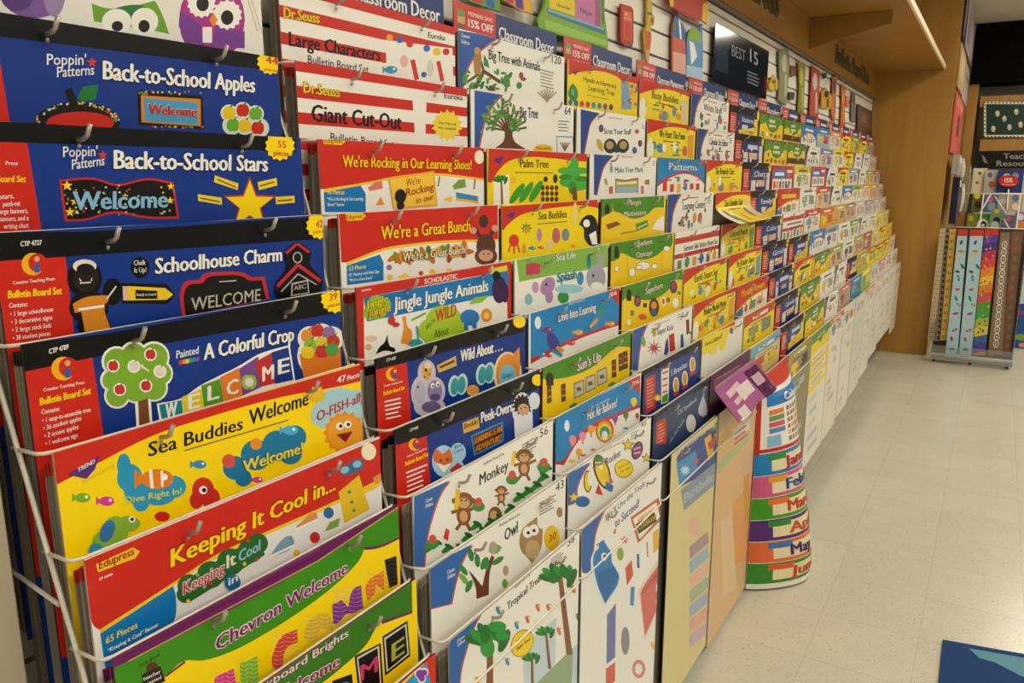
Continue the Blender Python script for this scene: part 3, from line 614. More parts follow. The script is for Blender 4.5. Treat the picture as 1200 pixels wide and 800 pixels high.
A.part('animal_print').O('C8C0CC',[(450,650,26,40),(475,715,34,46),(440,720,40,60),(460,770,50,30)],6).E('E0A840',450,645,16,30).E('8A7AA8',478,715,26,40).E('B8B0C8',425,720,20,40).E('F0D8B0',452,625,12).E('6A5A88',465,770,34,20).E('15110E',447,640,4,7).E('8A5A20',442,665,4).E('8A5A20',458,655,4).E(WHT,470,695,7,10).E('15110E',471,697,3,5).E(WHT,488,690,7,10).E('15110E',489,692,3,5).E('5A4A7A',478,735,18,12).E('15110E',418,700,3,5).P('D8B050',485,625,552,590,556,625,492,650).Lq('5A3A1A',495,632,548,608,8)
for x,y in ((560,690),(657,650)): A.E('BCE0DC',x-14,y+6,20,38,.1).E('BCE0DC',x+14,y,20,38,.1).E('3A9AA0',x-12,y+8,14,30,.1).E('3A9AA0',x+12,y+2,14,30,.1)
A.E('F0D8B0',735,655,50,80).E('E8902A',735,655,42,72).E('7AC0DC',735,668,30,48).T('Great!',715,672,752,662,20,'2A4A8A',.0).P('E8902A',752,585,775,560,778,640,760,640).E('E8A040',612,712,22,20)
A.part('piece_count_badge').burst(YEL,776,470,24)
done(A, 1, 5, 'bulletin_board_set', 'navy Wild About pack with teal binoculars', '1A1612')
A = pack(1, 6, NAVY, side='2A2620').z(350, 430, 3)
A.part('header_band').P(BLK,325,218,855,10,858,68,450,240,350,278).T('CTP 6900',390,228,420,216,11,WHT,0)
A.part('information_panel').P(RED,320,282,450,242,464,430,500,1200,320,1200).T('Creative Teaching Press',380,318,450,288,7,WHT,0).T('Bulletin Board Set',374,348,455,312,16,YEL,.02).lines(WHT,378,372,452,342,6,5,1,16,16)
moon(A,408,272,22)
A.part('title_lettering').T('Peek-Overs',640,196,748,154,38,WHT,.03,'0A1C50',.05).P('D8B040',576,196,632,174,636,212,580,234).T("Bookin'",582,218,630,198,20,'7A3018',.01)
A.part('fox_print').O('A8D4EC',[(510,330,42,56),(560,300,28,34),(545,350,36,30)]).P('E0702A',472,320,482,285,505,305,530,285,540,330,510,365).P(WHT,480,335,510,372,538,335,512,345).E('15110E',498,328,4).E('15110E',522,325,4).P('D03028',530,360,560,335,575,350,540,375).T('Be',548,288,572,278,13,'2A4A8A',0).T('Curious',545,305,578,292,12,'2A4A8A',0)
A.part('slogan_sign').P('3A8AB8',605,240,718,190,722,262,616,312).P('3A2418',612,246,712,200,716,255,622,304).T('LEARNING IS AN',618,270,712,226,22,'E8902A',.03).T('ADVENTURE!',622,298,712,256,22,'E8902A',.03)
A.part('hedgehog_print').E('E8E8F0',785,150,36,62).S('2A1E1A',785,132,40,14,.7).E('D8A880',788,148,20,20).E('15110E',780,145,3).E('15110E',794,142,3).P('E8E8EE',755,190,820,165,822,230,758,250).E('DCE8F0',826,118,20,30)
A.part('piece_count_badge').burst(YEL,838,45,22)
done(A, 1, 6, 'bulletin_board_set', 'navy Peek-Overs pack with orange fox', '1A1612')
def cd(c, r, zz, sw, tint='3468B0'):
    A = pack(c, r, 'F2F0E6', side='B8AE9C').z(*zz)
    A.part('corner_swoosh').P('C85A48',*[v+(5 if i % 2 == 0 else 3) for i, v in enumerate(sw)]).P(tint,*sw); return A
A = cd(1, 7, (350,430,3), (405,455,530,398,500,440,470,520,450,600,440,700,405,700))
A.part('publisher_logo').T('Carson',446,478,470,466,14,WHT,0).T('Dellosa',446,496,472,484,14,WHT,0)
A.part('title_lettering').T('Monkey',636,416,736,360,40,'1A1614',.016).T('Bulletin Board Set',650,345,722,308,11,'3A3430',0).T('56',848,248,876,234,30,'1A1614',.0).lines('5A544C',785,275,838,245,5,3,0,9,10)
A.part('monkey_print').monkey(580,470,34).monkey(712,432,18).monkey(792,312,28).E('8A5A30',690,520,24,30).E('D9A873',685,520,14,16).Lq('F0C820',553,500,560,430,16).Lq('F0C820',752,345,758,295,12)
A.part('vine_print')
for x,y in ((455,640),(480,625),(520,640),(560,640),(590,600),(620,560),(640,580),(670,550),(700,535),(740,500),(770,460),(800,440),(830,420),(855,390),(865,360)): A.leafy('2F8A34',x,y,22,-.6).leafy('1F6A2A',x+8,y-10,18,.5)
for x,y in ((470,610),(632,480),(750,385),(860,340)): A.E('3A9A3A',x,y+10,22,18).E('D8504A',x,y-6,13,16)
A.P('D83A2A',508,600,518,565,530,575,524,612)
done(A, 1, 7, 'bulletin_board_set', 'white Monkey pack with brown monkeys on a vine', 'B8AE9C')
A = cd(1, 8, (350,430,3), (455,700,610,622,580,670,555,740,535,830,455,850))
A.part('publisher_logo').T('Carson',522,728,548,714,14,WHT,0).T('Dellosa',524,746,550,732,14,WHT,0)
A.part('title_lettering').T('Owl',724,612,769,580,42,'1A1614',.016).T('Bulletin Board Set',706,562,778,520,11,'3A3430',0).T('43',903,440,932,422,30,'1A1614',.0).lines('5A544C',845,480,905,448,5,3,0,9,10)
A.part('tree_print').P('6A3A24',596,712,618,735,645,770,662,700,678,660,688,668,672,720,668,800,625,815,622,775)
for x,y,a in ((578,712,.9),(605,660,1.4),(580,745,.9),(598,770,2.0),(628,680,1.5),(660,690,1.6),(700,680,-.6),(690,640,-.3),(650,690,1.9)): A.leafy('7AA83A' if y%2 else '3A8A3A',x,y,24,a)
A.E('7AA83A',690,640,22,16,-.5).E('B0A080',683,635,15,22)
A.part('owl_print').P('A8855A',780,640,785,570,800,555,838,525,842,560,858,570,850,640,820,690,808,672).E('C8A878',822,640,26,34).E(WHT,804,580,17,20).E(WHT,826,572,17,20).E('15110E',806,582,6).E('15110E',826,574,6).E('A8855A',917,510,11,18).E('7AA83A',725,760,10,16).E('B0A080',728,715,10,18)
A.part('price_burst').O('F0C820',[(890,600,28,44)]).T('30',880,618,905,600,26,'C83020',.01)
done(A, 1, 8, 'bulletin_board_set', 'white Owl pack with brown tree and green leaves', 'B8AE9C')
A = cd(1, 9, (450,580,3.636), (285,610,420,492,390,545,355,640,325,760,320,900,285,900))
A.part('publisher_logo').T('Carson',312,628,342,605,14,WHT,0).T('Dellosa',314,645,344,622,14,WHT,0)
A.part('title_lettering').T('Tropical Treats',524,492,680,352,34,'1A1614',.016).T('Bulletin Board Set',556,398,624,340,10,'3A3430',0).T('38',782,220,812,196,32,'1A1614',.0).lines('5A544C',710,278,765,235,5,3,0,9,10)
A.part('sky_print').P('C8DCE0',590,640,735,520,730,700,715,830,600,900).P('9AB08A',560,900,660,790,805,650,800,800,790,900).P('C0D4DC',805,650,850,600,860,700,840,900,800,900)
A.part('palm_tree_print').palm(452,610,98,860,450,'2F9A3A').palm(750,345,82,680,790,'2F9A3A').palm(690,585,42,740,706,'2F9A3A').palm(630,695,40,800,632,'2F9A3A')
A.O('2F9A3A',[(400,600,28,20),(480,560,40,24),(440,650,30,40),(500,600,30,18)]).O('1F7A2C',[(430,590,22,40),(720,350,22,26),(770,330,26,20)])
A.part('bird_print')
for x,y in ((655,480),(610,530),(700,480),(565,555),(745,580),(825,520),(805,400),(525,710),(395,790),(485,490)): A.leafy(rn.choice(['D86A3A','3A8AB8','E8B830','7AA83A']),x,y,18,1.2).leafy('D8B060',x+4,y-14,9,.2)
A.part('price_burst').E('C88A10',588,630,46,62,.45).E('F4D824',588,630,42,58,.45).T('Adjustable',560,632,620,585,14,'B03020',.01).T('Palm Tree',565,662,622,615,14,'B03020',.01)
done(A, 1, 9, 'bulletin_board_set', 'white Tropical Treats pack with green palm trees at bottom', 'B8AE9C')
# ------------------------------------------------ column 2
A = cd(2, 0, (300,0,3), (705,105,850,132,790,175,755,215,735,260,720,330,705,330), '2A5AA8')
A.part('publisher_logo').T('Carson',722,130,750,136,14,WHT,0).T('Dellosa',722,152,750,158,14,WHT,0)
A.part('title_lettering').T('Big Tree with Animals',818,208,998,250,36,'1A1614',.016).T('120',1040,220,1072,228,28,'1A1614',.02).lines('8A8478',1000,245,1050,258,6,4,0,9,11)
A.part('tree_print').Lq('6A4028',725,300,790,255,9).Lq('6A4028',770,310,800,250,14).Lq('6A4028',800,250,860,290,12).Lq('6A4028',860,290,900,255,8).Lq('6A4028',800,250,790,215,8).Lq('6A4028',830,300,830,320,22)
for k in range(34): A.leafy(rn.choice(['3A8A3A','2A7030','5AA040']),rn.uniform(725,900),rn.uniform(250,315),11,rn.uniform(0,3))
A.P('2A8A4A',800,190,815,215,820,240,800,230).P('B08040',768,262,764,215,770,185,778,172,788,180,792,215,788,262).E('C89850',777,178,11,13).E('4A8A3A',880,285,12,24).E('8A4A3A',932,265,8,12).E('8A4A3A',940,278,10,7).E('3A8A3A',925,300,10,12)
A.part('sketch_tree_print')
for q in range(7): A.Lq('A89880',1022,355,990+q*11,308+abs(q-3)*5,5)
A.Lq('A89880',1022,360,1022,335,10)
done(A, 2, 0, 'bulletin_board_set', 'white Big Tree with Animals pack with small brown bear', 'B8AE9C')
A = cd(2, 1, (300,0,3), (768,312,870,326,830,370,805,420,790,480,780,530,768,530), '2A5AA8')
A.part('title_lettering').T('Big Tree',928,412,991,416,38,'1A1614',.016).T('64',1085,402,1106,404,28,'1A1614',.02).lines('8A8478',1062,425,1105,428,4,4,0,9,11)
A.part('tree_print').P('6A4028',840,520,870,495,872,440,905,440,905,490,950,525)
for q in range(11): 
    a=math.pi*(1.0+q*.1); A.Lq('6A4028',888,460,884+math.cos(a)*66,448+math.sin(a)*72,7)
for k in range(90):
    a=rn.uniform(math.pi*.95,math.pi*2.05); q=rn.uniform(.4,1.1); A.leafy(rn.choice(['5A8A3A','7AA050','4A7A30']),862+math.cos(a)*64*q,450+math.sin(a)*95*q,10,rn.uniform(0,3))
A.part('inset_box').P('4A90C0',1055,478,1115,480,1118,540,1058,540).P('F2F0E6',1058,482,1112,484,1115,540,1061,540)
for q in range(5): A.Lq('7A6A58',1085,530,1070+q*8,500,4)
A.E('F0C820',1010,525,34,18).T('Adjustable',985,524,1036,526,10,'6A5010',0)
done(A, 2, 1, 'bulletin_board_set', 'white Big Tree pack with bushy brown tree', 'B8AE9C')
def trend(c, r, zz, bnd):
    A = pack(c, r, 'F4D800', side='B8A080').z(*zz); A.part('header_band').P('CE3020',*bnd); return A
A = trend(2, 2, (300,0,3), (818,522,1172,538,1172,568,1130,566,1040,556,960,552,890,566,845,610,828,640,815,640))
A.part('publisher_logo').P('5A2E80',832,562,872,548,858,578)
A.part('title_lettering').T('Palm Tree',928,588,1028,590,30,'1A1608',.01).Lq('6A5A10',910,606,1045,608,3)
A.part('palm_tree_print').P('F6F2E0',835,640,890,610,890,720,835,720).palm(862,632,26,720,865,'2F9A3A')
for x,y,a in ((918,680,-.95),(950,676,-1.0),(984,672,-1.05)): A.E('3AA02C',x,y,44,13,a,12)
for k in range(12): A.E('5A3420',1008+(k%4)*16,660+(k//4)*20,7,9)
A.E('3A3020',1018,630,8,10).E('3A3020',1052,628,8,16).O('4AB040',[(1115,610,24,40),(1090,600,30,12),(1140,600,30,12),(1100,640,34,18),(1135,650,32,20),(1120,575,14,20)]).O('2F9030',[(1088,622,24,10),(1145,628,26,10),(1112,660,14,24)]).Lq('7A4A24',1118,660,1122,710,16).E('F0C020',905,632,9,14)
done(A, 2, 2, 'bulletin_board_set', 'yellow Palm Tree pack with big green palm', 'B8281C')
A = trend(2, 3, (350,220,3), (705,66,1050,42,1055,72,1000,62,940,66,860,76,780,96,735,130,715,150,705,150))
A.part('publisher_logo').P('5A2E80',730,96,765,80,752,110)
A.part('title_lettering').T('Sea Buddies',843,112,942,104,28,'1A1608',.01).Lq('6A5A10',838,128,945,118,3)
A.part('sea_animal_print').E('D83A2A',757,185,18,22).Lq('D83A2A',745,200,738,225,6).Lq('D83A2A',757,205,757,232,6).Lq('D83A2A',770,200,776,228,6).S('4A9A3A',800,142,22,8,.5).E('E8902A',800,145,10).E('C080A8',846,165,9,24).E('C06070',905,168,14,28).E('7A8A98',938,165,14,22).fish('2A8AC0',823,212,11).fish('D83A2A',853,210,9).E('D8A030',792,215,8,18).E('E8C8A0',880,200,10,20).S('F08A2A',965,205,10).E('F0D880',972,90,8,40)
A.part('whale_print').P('15151A',985,130,1000,105,1025,95,1045,110,1052,200,1030,205,1005,180,1000,140).E(WHT,1012,125,12,14).P(WHT,1020,165,1045,150,1050,198,1032,200)
done(A, 2, 3, 'bulletin_board_set', 'yellow Sea Buddies pack with black and white whale', 'B8281C')
A = pack(2, 4, 'F0EEE4', side='B8AE9C').z(350, 220, 3)
A.part('header_band').P('86B84A',765,250,1088,196,1088,278,930,300,775,330)
A.part('title_lettering').T('Sea Life',904,258,972,246,26,WHT,.01,'4A7A2A',.03)
A.part('sea_animal_print').P('C83A5A',798,270,825,262,850,268,848,302,800,308).E('6AA84A',808,258,10).E('B088B8',875,345,24,34,.5).E('B088B8',880,380,14,26).E('C89AC8',832,350,12,20).E('8ABCC8',808,392,14,20).E('3A8AB8',990,318,12,24).E('1A8A90',1020,258,8,26).E('A8A4B0',1045,315,34,44).P('A8A4B0',1040,285,1050,250,1040,225,1062,240,1082,222,1070,262,1068,300).E(WHT,1048,345,22,14).E('1A1A20',1035,308,4,6).E('1A1A20',870,340,4,6).E('3A9A4A',930,385,20,22)
A.part('slogan_sign').O('9AD0DC',[(950,355,50,16)]).T('Splash',908,332,975,318,34,'1A7A88',.04,'C8E8E8',.04)
done(A, 2, 4, 'bulletin_board_set', 'pale green Sea Life pack with grey whale', 'B8AE9C')
def blue(c, r, zz, head, arc):
    A = pack(c, r, 'F2F0E6', side='5A6A80').z(*zz); A.part('header_band').P('C83028',*arc).P('1684C8',*head); return A
A = blue(2, 5, (350,220,3), (815,440,1128,345,1130,470,1050,495,950,535,825,595,815,600), (815,440,1128,345,1130,482,1050,507,950,547,828,612,815,620))
A.P('C83028',1085,362,1130,348,1132,420).T('26',1095,382,1118,374,14,WHT,.01)
A.part('publisher_logo').E('E8F0F4',841,474,11,22)
A.part('title_lettering').T('Dive Into Learning',912,472,1043,432,32,WHT,.02,'0A4A80',.03).T('BULLETIN BOARD SET',950,412,1008,396,8,'D8E8F0',0)
A.part('fish_print').fish('6A3A88',875,500,18,'F0C020').E('3A3A90',895,545,20,38,-.4).Lq('E8902A',905,560,930,575,14).Lq('2A9AC8',890,570,925,590,12).P('2A9A5A',1060,400,1075,430,1070,460,1050,445).E('2A8AC8',1040,470,14,40,.5).Lq('E8A02A',1022,490,1050,460,10).fish('F0A020',985,508,15).fish('D8402A',958,545,14).fish('F0A020',1098,478,14).fish('2A8AC0',855,585,14).fish('D8402A',880,590,10)
done(A, 2, 5, 'bulletin_board_set', 'blue Dive Into Learning pack with tropical fish', '4A6A88')
def tcr(c, r, zz, top, head, arc=None):
    A = pack(c, r, 'F2CC14', side='7A3040').z(*zz); A.part('header_band').P('6E1E3E',*top).P('4A8E1C',*head)
    return A
A = tcr(2, 6, (350,220,3), (845,612,1168,482,1168,494,850,626), (850,626,1168,494,1170,560,1120,560,1080,590,1040,625,980,655,920,670,860,672))
A.part('publisher_logo').E('2A2018',882,670,14,22).R('2A2018',870,668,896,695)
A.part('title_lettering').T("Sun's Up",978,645,1060,606,36,'F6E8EC',.02,'7A1E4A',.05)
A.part('window_print')
for x,y in ((880,725),(930,720),(1108,635),(1132,612),(1148,605)): A.P('5A3A1A',x-8,y-28,x+8,y-34,x+9,y+28,x-7,y+34).Lq('D8402A',x-5,y-10,x+6,y-14,6).Lq('E8A02A',x-5,y+12,x+6,y+8,6)
for x,y in ((985,710),(1025,690),(1066,666)): A.P('8A8478',x-18,y-24,x+18,y-38,x+19,y+16,x-17,y+32).P('C8C0A8',x-14,y-19,x+14,y-30,x+15,y+12,x-13,y+26).Lq('6A5A4A',x-8,y,x+8,y-5,14)
A.leafy('3A8A2A',965,765,16,-.5).leafy('3A8A2A',1100,690,14,-.5)
done(A, 2, 6, 'bulletin_board_set', "green and yellow Sun's Up pack with little windows", '6E1E3E')
A = blue(2, 7, (350,430,3), (888,184,1200,28,1200,130,1110,165,1040,195,980,240,925,330,890,330), (888,184,1200,28,1200,142,1112,177,1045,207,990,252,932,345,890,340))
A.P('C83028',1155,50,1200,28,1200,95).T('26',1172,66,1196,55,14,WHT,.01)
A.part('publisher_logo').E('E8F0F4',943,206,9,20)
A.part('title_lettering').T('Hot Air Balloons!',1014,188,1117,138,34,WHT,.02,'0A4A80',.03).T('BULLETIN BOARD SET',1042,140,1092,114,8,'D8E8F0',0)
A.part('balloon_print').balloon('E890A8',963,255,16).balloon('E890B8',998,242,15).balloon('F0A830',1028,218,15).balloon('9A4AA0',1112,180,13).balloon('3A8A4A',1150,168,12).balloon('F0D020',1178,120,14).balloon('D84A3A',1190,170,9).balloon('F0B840',985,298,14)
for k,cc in enumerate(['D83A2A','F0A020','F0E040','4AA848','2A8AC8']): A.E(cc,1075,222+k*3,32-k*4.5,42-k*6)
A.E('F2F0E6',1075,240,11,16).leafy('F0D020',960,330,14,0).leafy('C85A98',1000,310,10,0).leafy('3A9AC8',1150,215,10,0).leafy('F0D020',1100,240,12,0).leafy('C85A98',1035,290,9,0)
done(A, 2, 7, 'bulletin_board_set', 'blue Hot Air Balloons pack with rainbow arch', '4A6A88')
A = cd(2, 8, (650,380,4), (45,710,165,645,130,700,105,760,95,830,50,850))
A.part('title_lettering').T('Rocket',240,660,308,615,34,'2A3A78',.016).T('BULLETIN BOARD SET',225,598,330,548,9,'B04838',0).T('43',405,482,428,472,18,'1A1614',.0).lines('5A544C',355,515,400,492,3,3,0,10,12)
A.part('rocket_print').E('241A10',222,690,36,84,-.3).E('F2D020',222,690,29,76,-.3).E('FFF4C0',212,660,9,24,-.3).P('3A7AC0',240,735,275,755,268,785,235,770).P('D83A2A',205,745,225,800,190,790).P('D85A6A',250,690,275,740,255,750).E('3A8A3A',205,630,22,14)
A.part('space_print').O('2A1E14',[(155,735,20,52)]).O('F2D020',[(155,735,15,46)]).O('F2F0E6',[(167,722,13,36)]).S('2A1E14',343,565,32,5,.45).S('F2D020',343,565,25).S('2A1E14',430,625,26).S('F2D020',430,625,20).S('F2D020',90,810,26).E('2A1E14',386,590,25,44,.3).E('8A3A78',386,590,20,38,.3).Lq('F0B8D0',370,585,402,575,8).Lq('F0B8D0',370,605,402,598,8).E('3A6AB0',130,830,34,26)
A.part('price_burst').E('C88A10',323,675,44,44,-.4).E('F4D824',323,675,40,40,-.4).T('Stands nearly',296,678,352,650,11,'8A5A10',.0).T('5 ft. tall!',304,698,350,674,11,'8A5A10',.0)
done(A, 2, 8, 'bulletin_board_set', 'white Rocket pack with yellow rocket and moon', 'B8AE9C')
A = cd(2, 9, (450,580,3.636), (845,110,950,40,925,90,900,160,890,230,880,330,845,330))
A.part('title_lettering').T("We'll Use the Tools",942,112,1110,-40,28,'2A3A78',-.01).T('to Succeed!',985,140,1086,48,38,'2A4A98',.01)
A.part('welcome_sign').P('C8643A',1050,95,1170,10,1190,95,1082,205).P('F2F0E6',1060,102,1160,30,1176,92,1090,188).P('3A3428',1072,125,1150,68,1162,110,1085,165).T('AWESOME',1080,120,1150,72,22,'E8C040',.04).T('CLASSROOM',1084,150,1158,100,22,'E8C040',.04)
A.part('bag_print').P('E8F0F0',880,280,895,235,935,175,960,205,975,270,1010,350,942,475,905,400).P('2A80C0',890,270,900,240,912,228,918,202,935,190,948,214,965,240,972,290,1002,348,942,462,908,380,893,310).P('1A6AB0',910,330,980,300,1000,348,942,462,915,390).E(WHT,937,262,13,18).E('15110E',940,262,7,10).Lq('2A80C0',905,215,915,205,6)
A.part('school_things_print').P('D8503A',1028,310,1055,275,1062,340,1035,385).S('D84A5A',1023,190,20).E('8AB03A',1006,250,14,28).P('E8B83A',1145,160,1170,140,1172,225,1148,248).Lq('3A5A98',1082,250,1084,310,10).Lq('D84A6A',1120,200,1124,265,5).Lq('3A8AC0',1180,130,1190,200,8).Lq('D84A5A',985,145,980,165,8).Lq('3A8AC0',1060,390,1056,470,16)
A.part('lunch_box_print').P('F0D8C8',1085,400,1180,255,1196,420,1110,620).P('D86A60',1092,420,1110,380,1178,285,1192,420,1112,600).P('C8584E',1098,400,1170,320,1172,345,1096,430).E(WHT,1168,395,10,24).E(WHT,1168,455,10,24).E('15110E',1170,395,5,8).E('15110E',1170,455,5,8)
A.P('6A7AB0',950,510,988,460,985,690,948,720).P('D8604A',945,740,985,710,985,790,945,830).E('8A8A90',1028,620,18,60).E('E08098',1085,740,28,40).E('F2F0E6',1085,740,16,24).P('D88AA0',1185,640,1230,580,1230,760,1190,800).leafy('E8C030',1145,640,18,1.2).P('3A8AC0',1215,500,1240,490,1245,600,1220,610)
done(A, 2, 9, 'bulletin_board_set', 'white to Succeed pack with blue monster bag at bottom', 'B8AE9C')
# ------------------------------------------------ column 3
A = trend(3, 0, (620,0,5), (232,330,655,440,655,512,540,470,520,452,400,415,260,430,232,440))
A.part('publisher_logo').P('5A2E80',252,422,290,410,272,440)
A.part('title_lettering').T('Hands in Harmony',318,475,512,520,30,'1A1608',.0).T('Learning Tree',348,530,500,562,34,'1A1608',.0).Lq('6A5A10',340,556,470,585,3)
A.part('tree_print').P('3A8A4A',230,560,238,510,258,488,280,520,285,570,262,600).leafy('7AB050',256,540,22,1.4).P('7AA0C8',540,468,655,500,655,640,540,640).P('E8C020',580,478,655,500,655,640,600,640)
for k in range(16): A.leafy(rn.choice(['D85A3A','3A8A5A','E8902A','7A5AA0']),rn.uniform(545,640),rn.uniform(495,620),13,rn.uniform(0,3))
for k,cc in enumerate(['3A78B0','2A6A90','D83A2A','C83028','3A98B0','2A88A8','6A4A90','5A3A80']): A.E(cc,242+k*34,600+k*4,12,18)
done(A, 3, 0, 'bulletin_board_set', 'yellow Hands in Harmony Learning Tree pack', 'B8281C')
A = cd(3, 1, (680,80,5), (2,240,110,262,60,320,40,400,20,500,2,500), '2A4A90')
A.part('title_lettering').T('Strut Your Stuff',138,385,298,388,34,'2A2A40',.01).T('BULLETIN BOARD SET',170,293,245,300,9,'C04838',0).lines('8A8478',360,330,380,335,3,4,0,8,10)
A.part('mask_print').E('5A4A78',122,352,14,24).O('3A3838',[(175,455,38,44),(250,455,36,42),(212,470,30,24)]).E('B8A068',172,450,22,24).E('B8A068',252,450,22,24).S('C8302A',332,370,18,8,.5).E('6A3A68',350,440,12,20).E('3A6AA0',318,480,14,20).leafy('C8B040',115,450,40,1.2)
done(A, 3, 1, 'bulletin_board_set', 'white Strut Your Stuff pack with dark bead mask', 'B8AE9C')
A = cd(3, 2, (680,80,5), (80,500,190,512,140,570,115,650,95,740,80,740), '2A4A90')
A.part('title_lettering').T('Make Your Mark',203,612,368,608,34,'2A4A78',.01).T('BULLETIN BOARD SET',240,522,310,526,9,'C04838',0).lines('8A8478',425,545,440,548,3,4,0,8,10)
A.part('name_tag_print').E('8AA8B0',182,590,9,24).P('8A7020',205,645,260,655,340,640,340,730,205,730).P('C8B040',210,655,260,665,335,650,335,690,210,690).Lq('F0E8C0',215,675,330,668,14).P('9ABCC0',210,692,335,692,335,730,210,730).leafy('A8A048',150,665,22,1.3).P('A88A28',378,655,405,650,405,682,378,680).P('C85A4A',168,695,190,690,190,735,168,735).P('D8805A',355,690,372,688,372,735,355,735)
done(A, 3, 2, 'bulletin_board_set', 'white Make Your Mark pack with gold name plate', 'B8AE9C')
Z4 = (650,220,4)
A = tcr(3, 3, Z4, (205,32,512,18,512,26,208,42), (208,42,512,26,512,92,470,94,440,120,400,140,360,143,330,130,300,115,280,110,270,70,208,72))
A.P('4A8E1C',208,42,270,40,270,112,218,140)
A.part('publisher_logo').E('241A14',245,90,9,14).R('241A14',234,92,256,122)
A.part('title_lettering').T('Margin',342,80,402,78,24,'F0E4D8',.02,'5A4A3A',.04).T('Motivators',325,136,425,126,26,'F0E4D8',.02,'5A4A3A',.04)
A.part('banner_print').P('8A4A2A',240,172,290,158,312,170,250,196).P('5A9A3A',378,170,435,150,440,180,385,205).Lq('E8E0C0',388,190,432,168,5).P('F2F0E6',455,195,480,150,512,130,512,200).Lq('B89A18',310,215,390,200,8)
done(A, 3, 3, 'bulletin_board_set', 'green and yellow Margin Motivators pack', '6E1E3E')
A = tcr(3, 4, Z4, (248,236,548,194,548,202,252,246), (252,246,548,202,548,270,510,290,480,315,440,332,400,336,360,326,330,310,310,305,300,330,252,350))
A.part('publisher_logo').E('241A14',290,285,9,14).R('241A14',279,288,301,330)
A.part('title_lettering').T('Superhero',372,280,455,262,28,'F0E4D8',.02,'5A3A4A',.05).T('Cityscape',380,328,455,314,26,'F0E4D8',.02,'5A3A4A',.05)
A.part('cloud_print')
for q in ((290,378,9,12),(363,396,14,20),(415,365,30,18),(468,368,12,12),(525,285,14,12),(395,372,14,10)): A.E('6A5A20',q[0],q[1],q[2]+2,q[3]+2).E('F2F0E6',*q)
A.Lq('B89010',340,320,345,440,2).Lq('B89010',500,300,505,400,2)
done(A, 3, 4, 'bulletin_board_set', 'green and yellow Superhero Cityscape pack with white clouds', '6E1E3E')
A = tcr(3, 5, Z4, (298,438,600,364,600,374,302,450), (302,450,600,374,600,430,560,435,540,470,500,505,460,522,420,526,380,515,350,500,330,520,302,540))
A.part('publisher_logo').E('241A14',348,488,9,14).R('241A14',337,490,359,530)
A.part('title_lettering').T('Superhero',425,500,505,468,30,'F0E4D8',.02,'5A3A4A',.05)
A.part('hero_print').E('3A3A70',388,530,16,28).E('C83A2A',388,528,9,14).E('3A3A70',557,465,18,30).E('C83A2A',557,460,10,16).E('5A3018',465,560,24,44).E('E8902A',465,550,14,18).E('2A6AA8',465,585,14,16).E('F2F0E6',510,532,10,22).E('C8502A',510,532,6,14).E('F2F0E6',567,540,14,24).R('3A2A18',415,540,432,560).R('5A8A2A',525,515,540,535).R('5A8A2A',575,485,590,500).E('E05A3A',412,605,20,14).R('5A8A2A',355,575,372,600).E('F2F0E6',348,630,9,14)
done(A, 3, 5, 'bulletin_board_set', 'green and yellow Superhero pack with small hero figures', '6E1E3E')
A = cd(3, 6, Z4, (362,650,440,622,415,680,400,740,385,860,362,860), '2A5AA8')
A.part('title_lettering').T('Super Kids',480,690,555,664,28,'2A3A70',.02).T('BULLETIN BOARD SET',470,645,540,622,8,'C04838',0).E('C8A830',467,678,9,20)
A.part('hero_print').leafy('7AA83A',415,720,26,1.4).S('B83A5A',465,750,40,9,.3).P('E8A02A',392,862,495,815,497,855,392,905).T('BAM! BOOM!',400,890,490,850,26,'7A2A10',.03).P('2A4A90',520,720,530,700,535,760,525,785,512,780).P('C83028',535,690,560,680,565,760,540,770).P('2A4A90',590,690,602,682,606,745,590,750).P('7A3020',615,620,630,615,632,680,618,690).leafy('8A9A30',640,680,18,.3).lines('5A544C',575,600,610,580,2,3,0,8,10)
done(A, 3, 6, 'bulletin_board_set', 'white Super Kids pack with orange comic banner', 'B8AE9C')
Z6 = (740,400,6.67)
A = pack(3, 7, '23408A', side='2A2620').z(*Z6)
A.part('header_band').P(BLK,80,235,560,-20,560,50,425,100,300,165,110,262)
A.part('information_panel').P('C83A28',108,290,185,250,190,520,108,570).lines('E8C0A8',120,310,180,282,9,6,0,26,26)
A.part('title_lettering').T('3 Branches',308,272,435,195,46,'D8DCE4',.02)
A.part('figure_print').P('E8E4D8',232,215,295,185,290,470,232,490).lines('C8583A',242,250,288,230,4,14,0,50,50).P('5A9A3A',240,430,285,400,285,465,240,480)
for x,y in ((348,340),(417,290),(477,180)): A.E('EDE6D0',x,y,24,62).E('D8A030',x,y,17,48).P('C83A28',x-22,y+60,x+22,y+40,x+24,y+70,x-20,y+92)
A.S('F2D83C',205,440,34,9,.5)
done(A, 3, 7, 'bulletin_board_set', 'navy 3 Branches pack with small golden domes', '1A1612')
A = pack(3, 8, '33456A', side='2A2620').z(*Z6)
A.part('header_band').P('14161C',160,600,615,285,615,335,480,400,330,500,230,570,180,640)
A.part('information_panel').P('C83A28',195,635,270,595,275,800,190,800).lines('E8C0A8',205,660,262,630,6,6,0,26,26)
A.part('title_lettering').T('US Symbols',362,578,510,462,34,'C8D0DC',.02).T('We the People',300,800,410,620,28,'C8D0DC',.02)
A.part('statue_print').E('D8D8D0',465,640,38,70).P('C8CCD0',525,560,540,470,560,420,580,470,600,560,560,590).Lq('C8CCD0',562,440,566,400,8)
done(A, 3, 8, 'bulletin_board_set', 'slate blue US Symbols pack with pale statue', '1A1612')
A = Art(XR[9], (YC[3]+.05, ZR[9]), W0-.05, .76, 'DCCF90', .003, True, 'x', '4A4238').z(690,480,3.81)
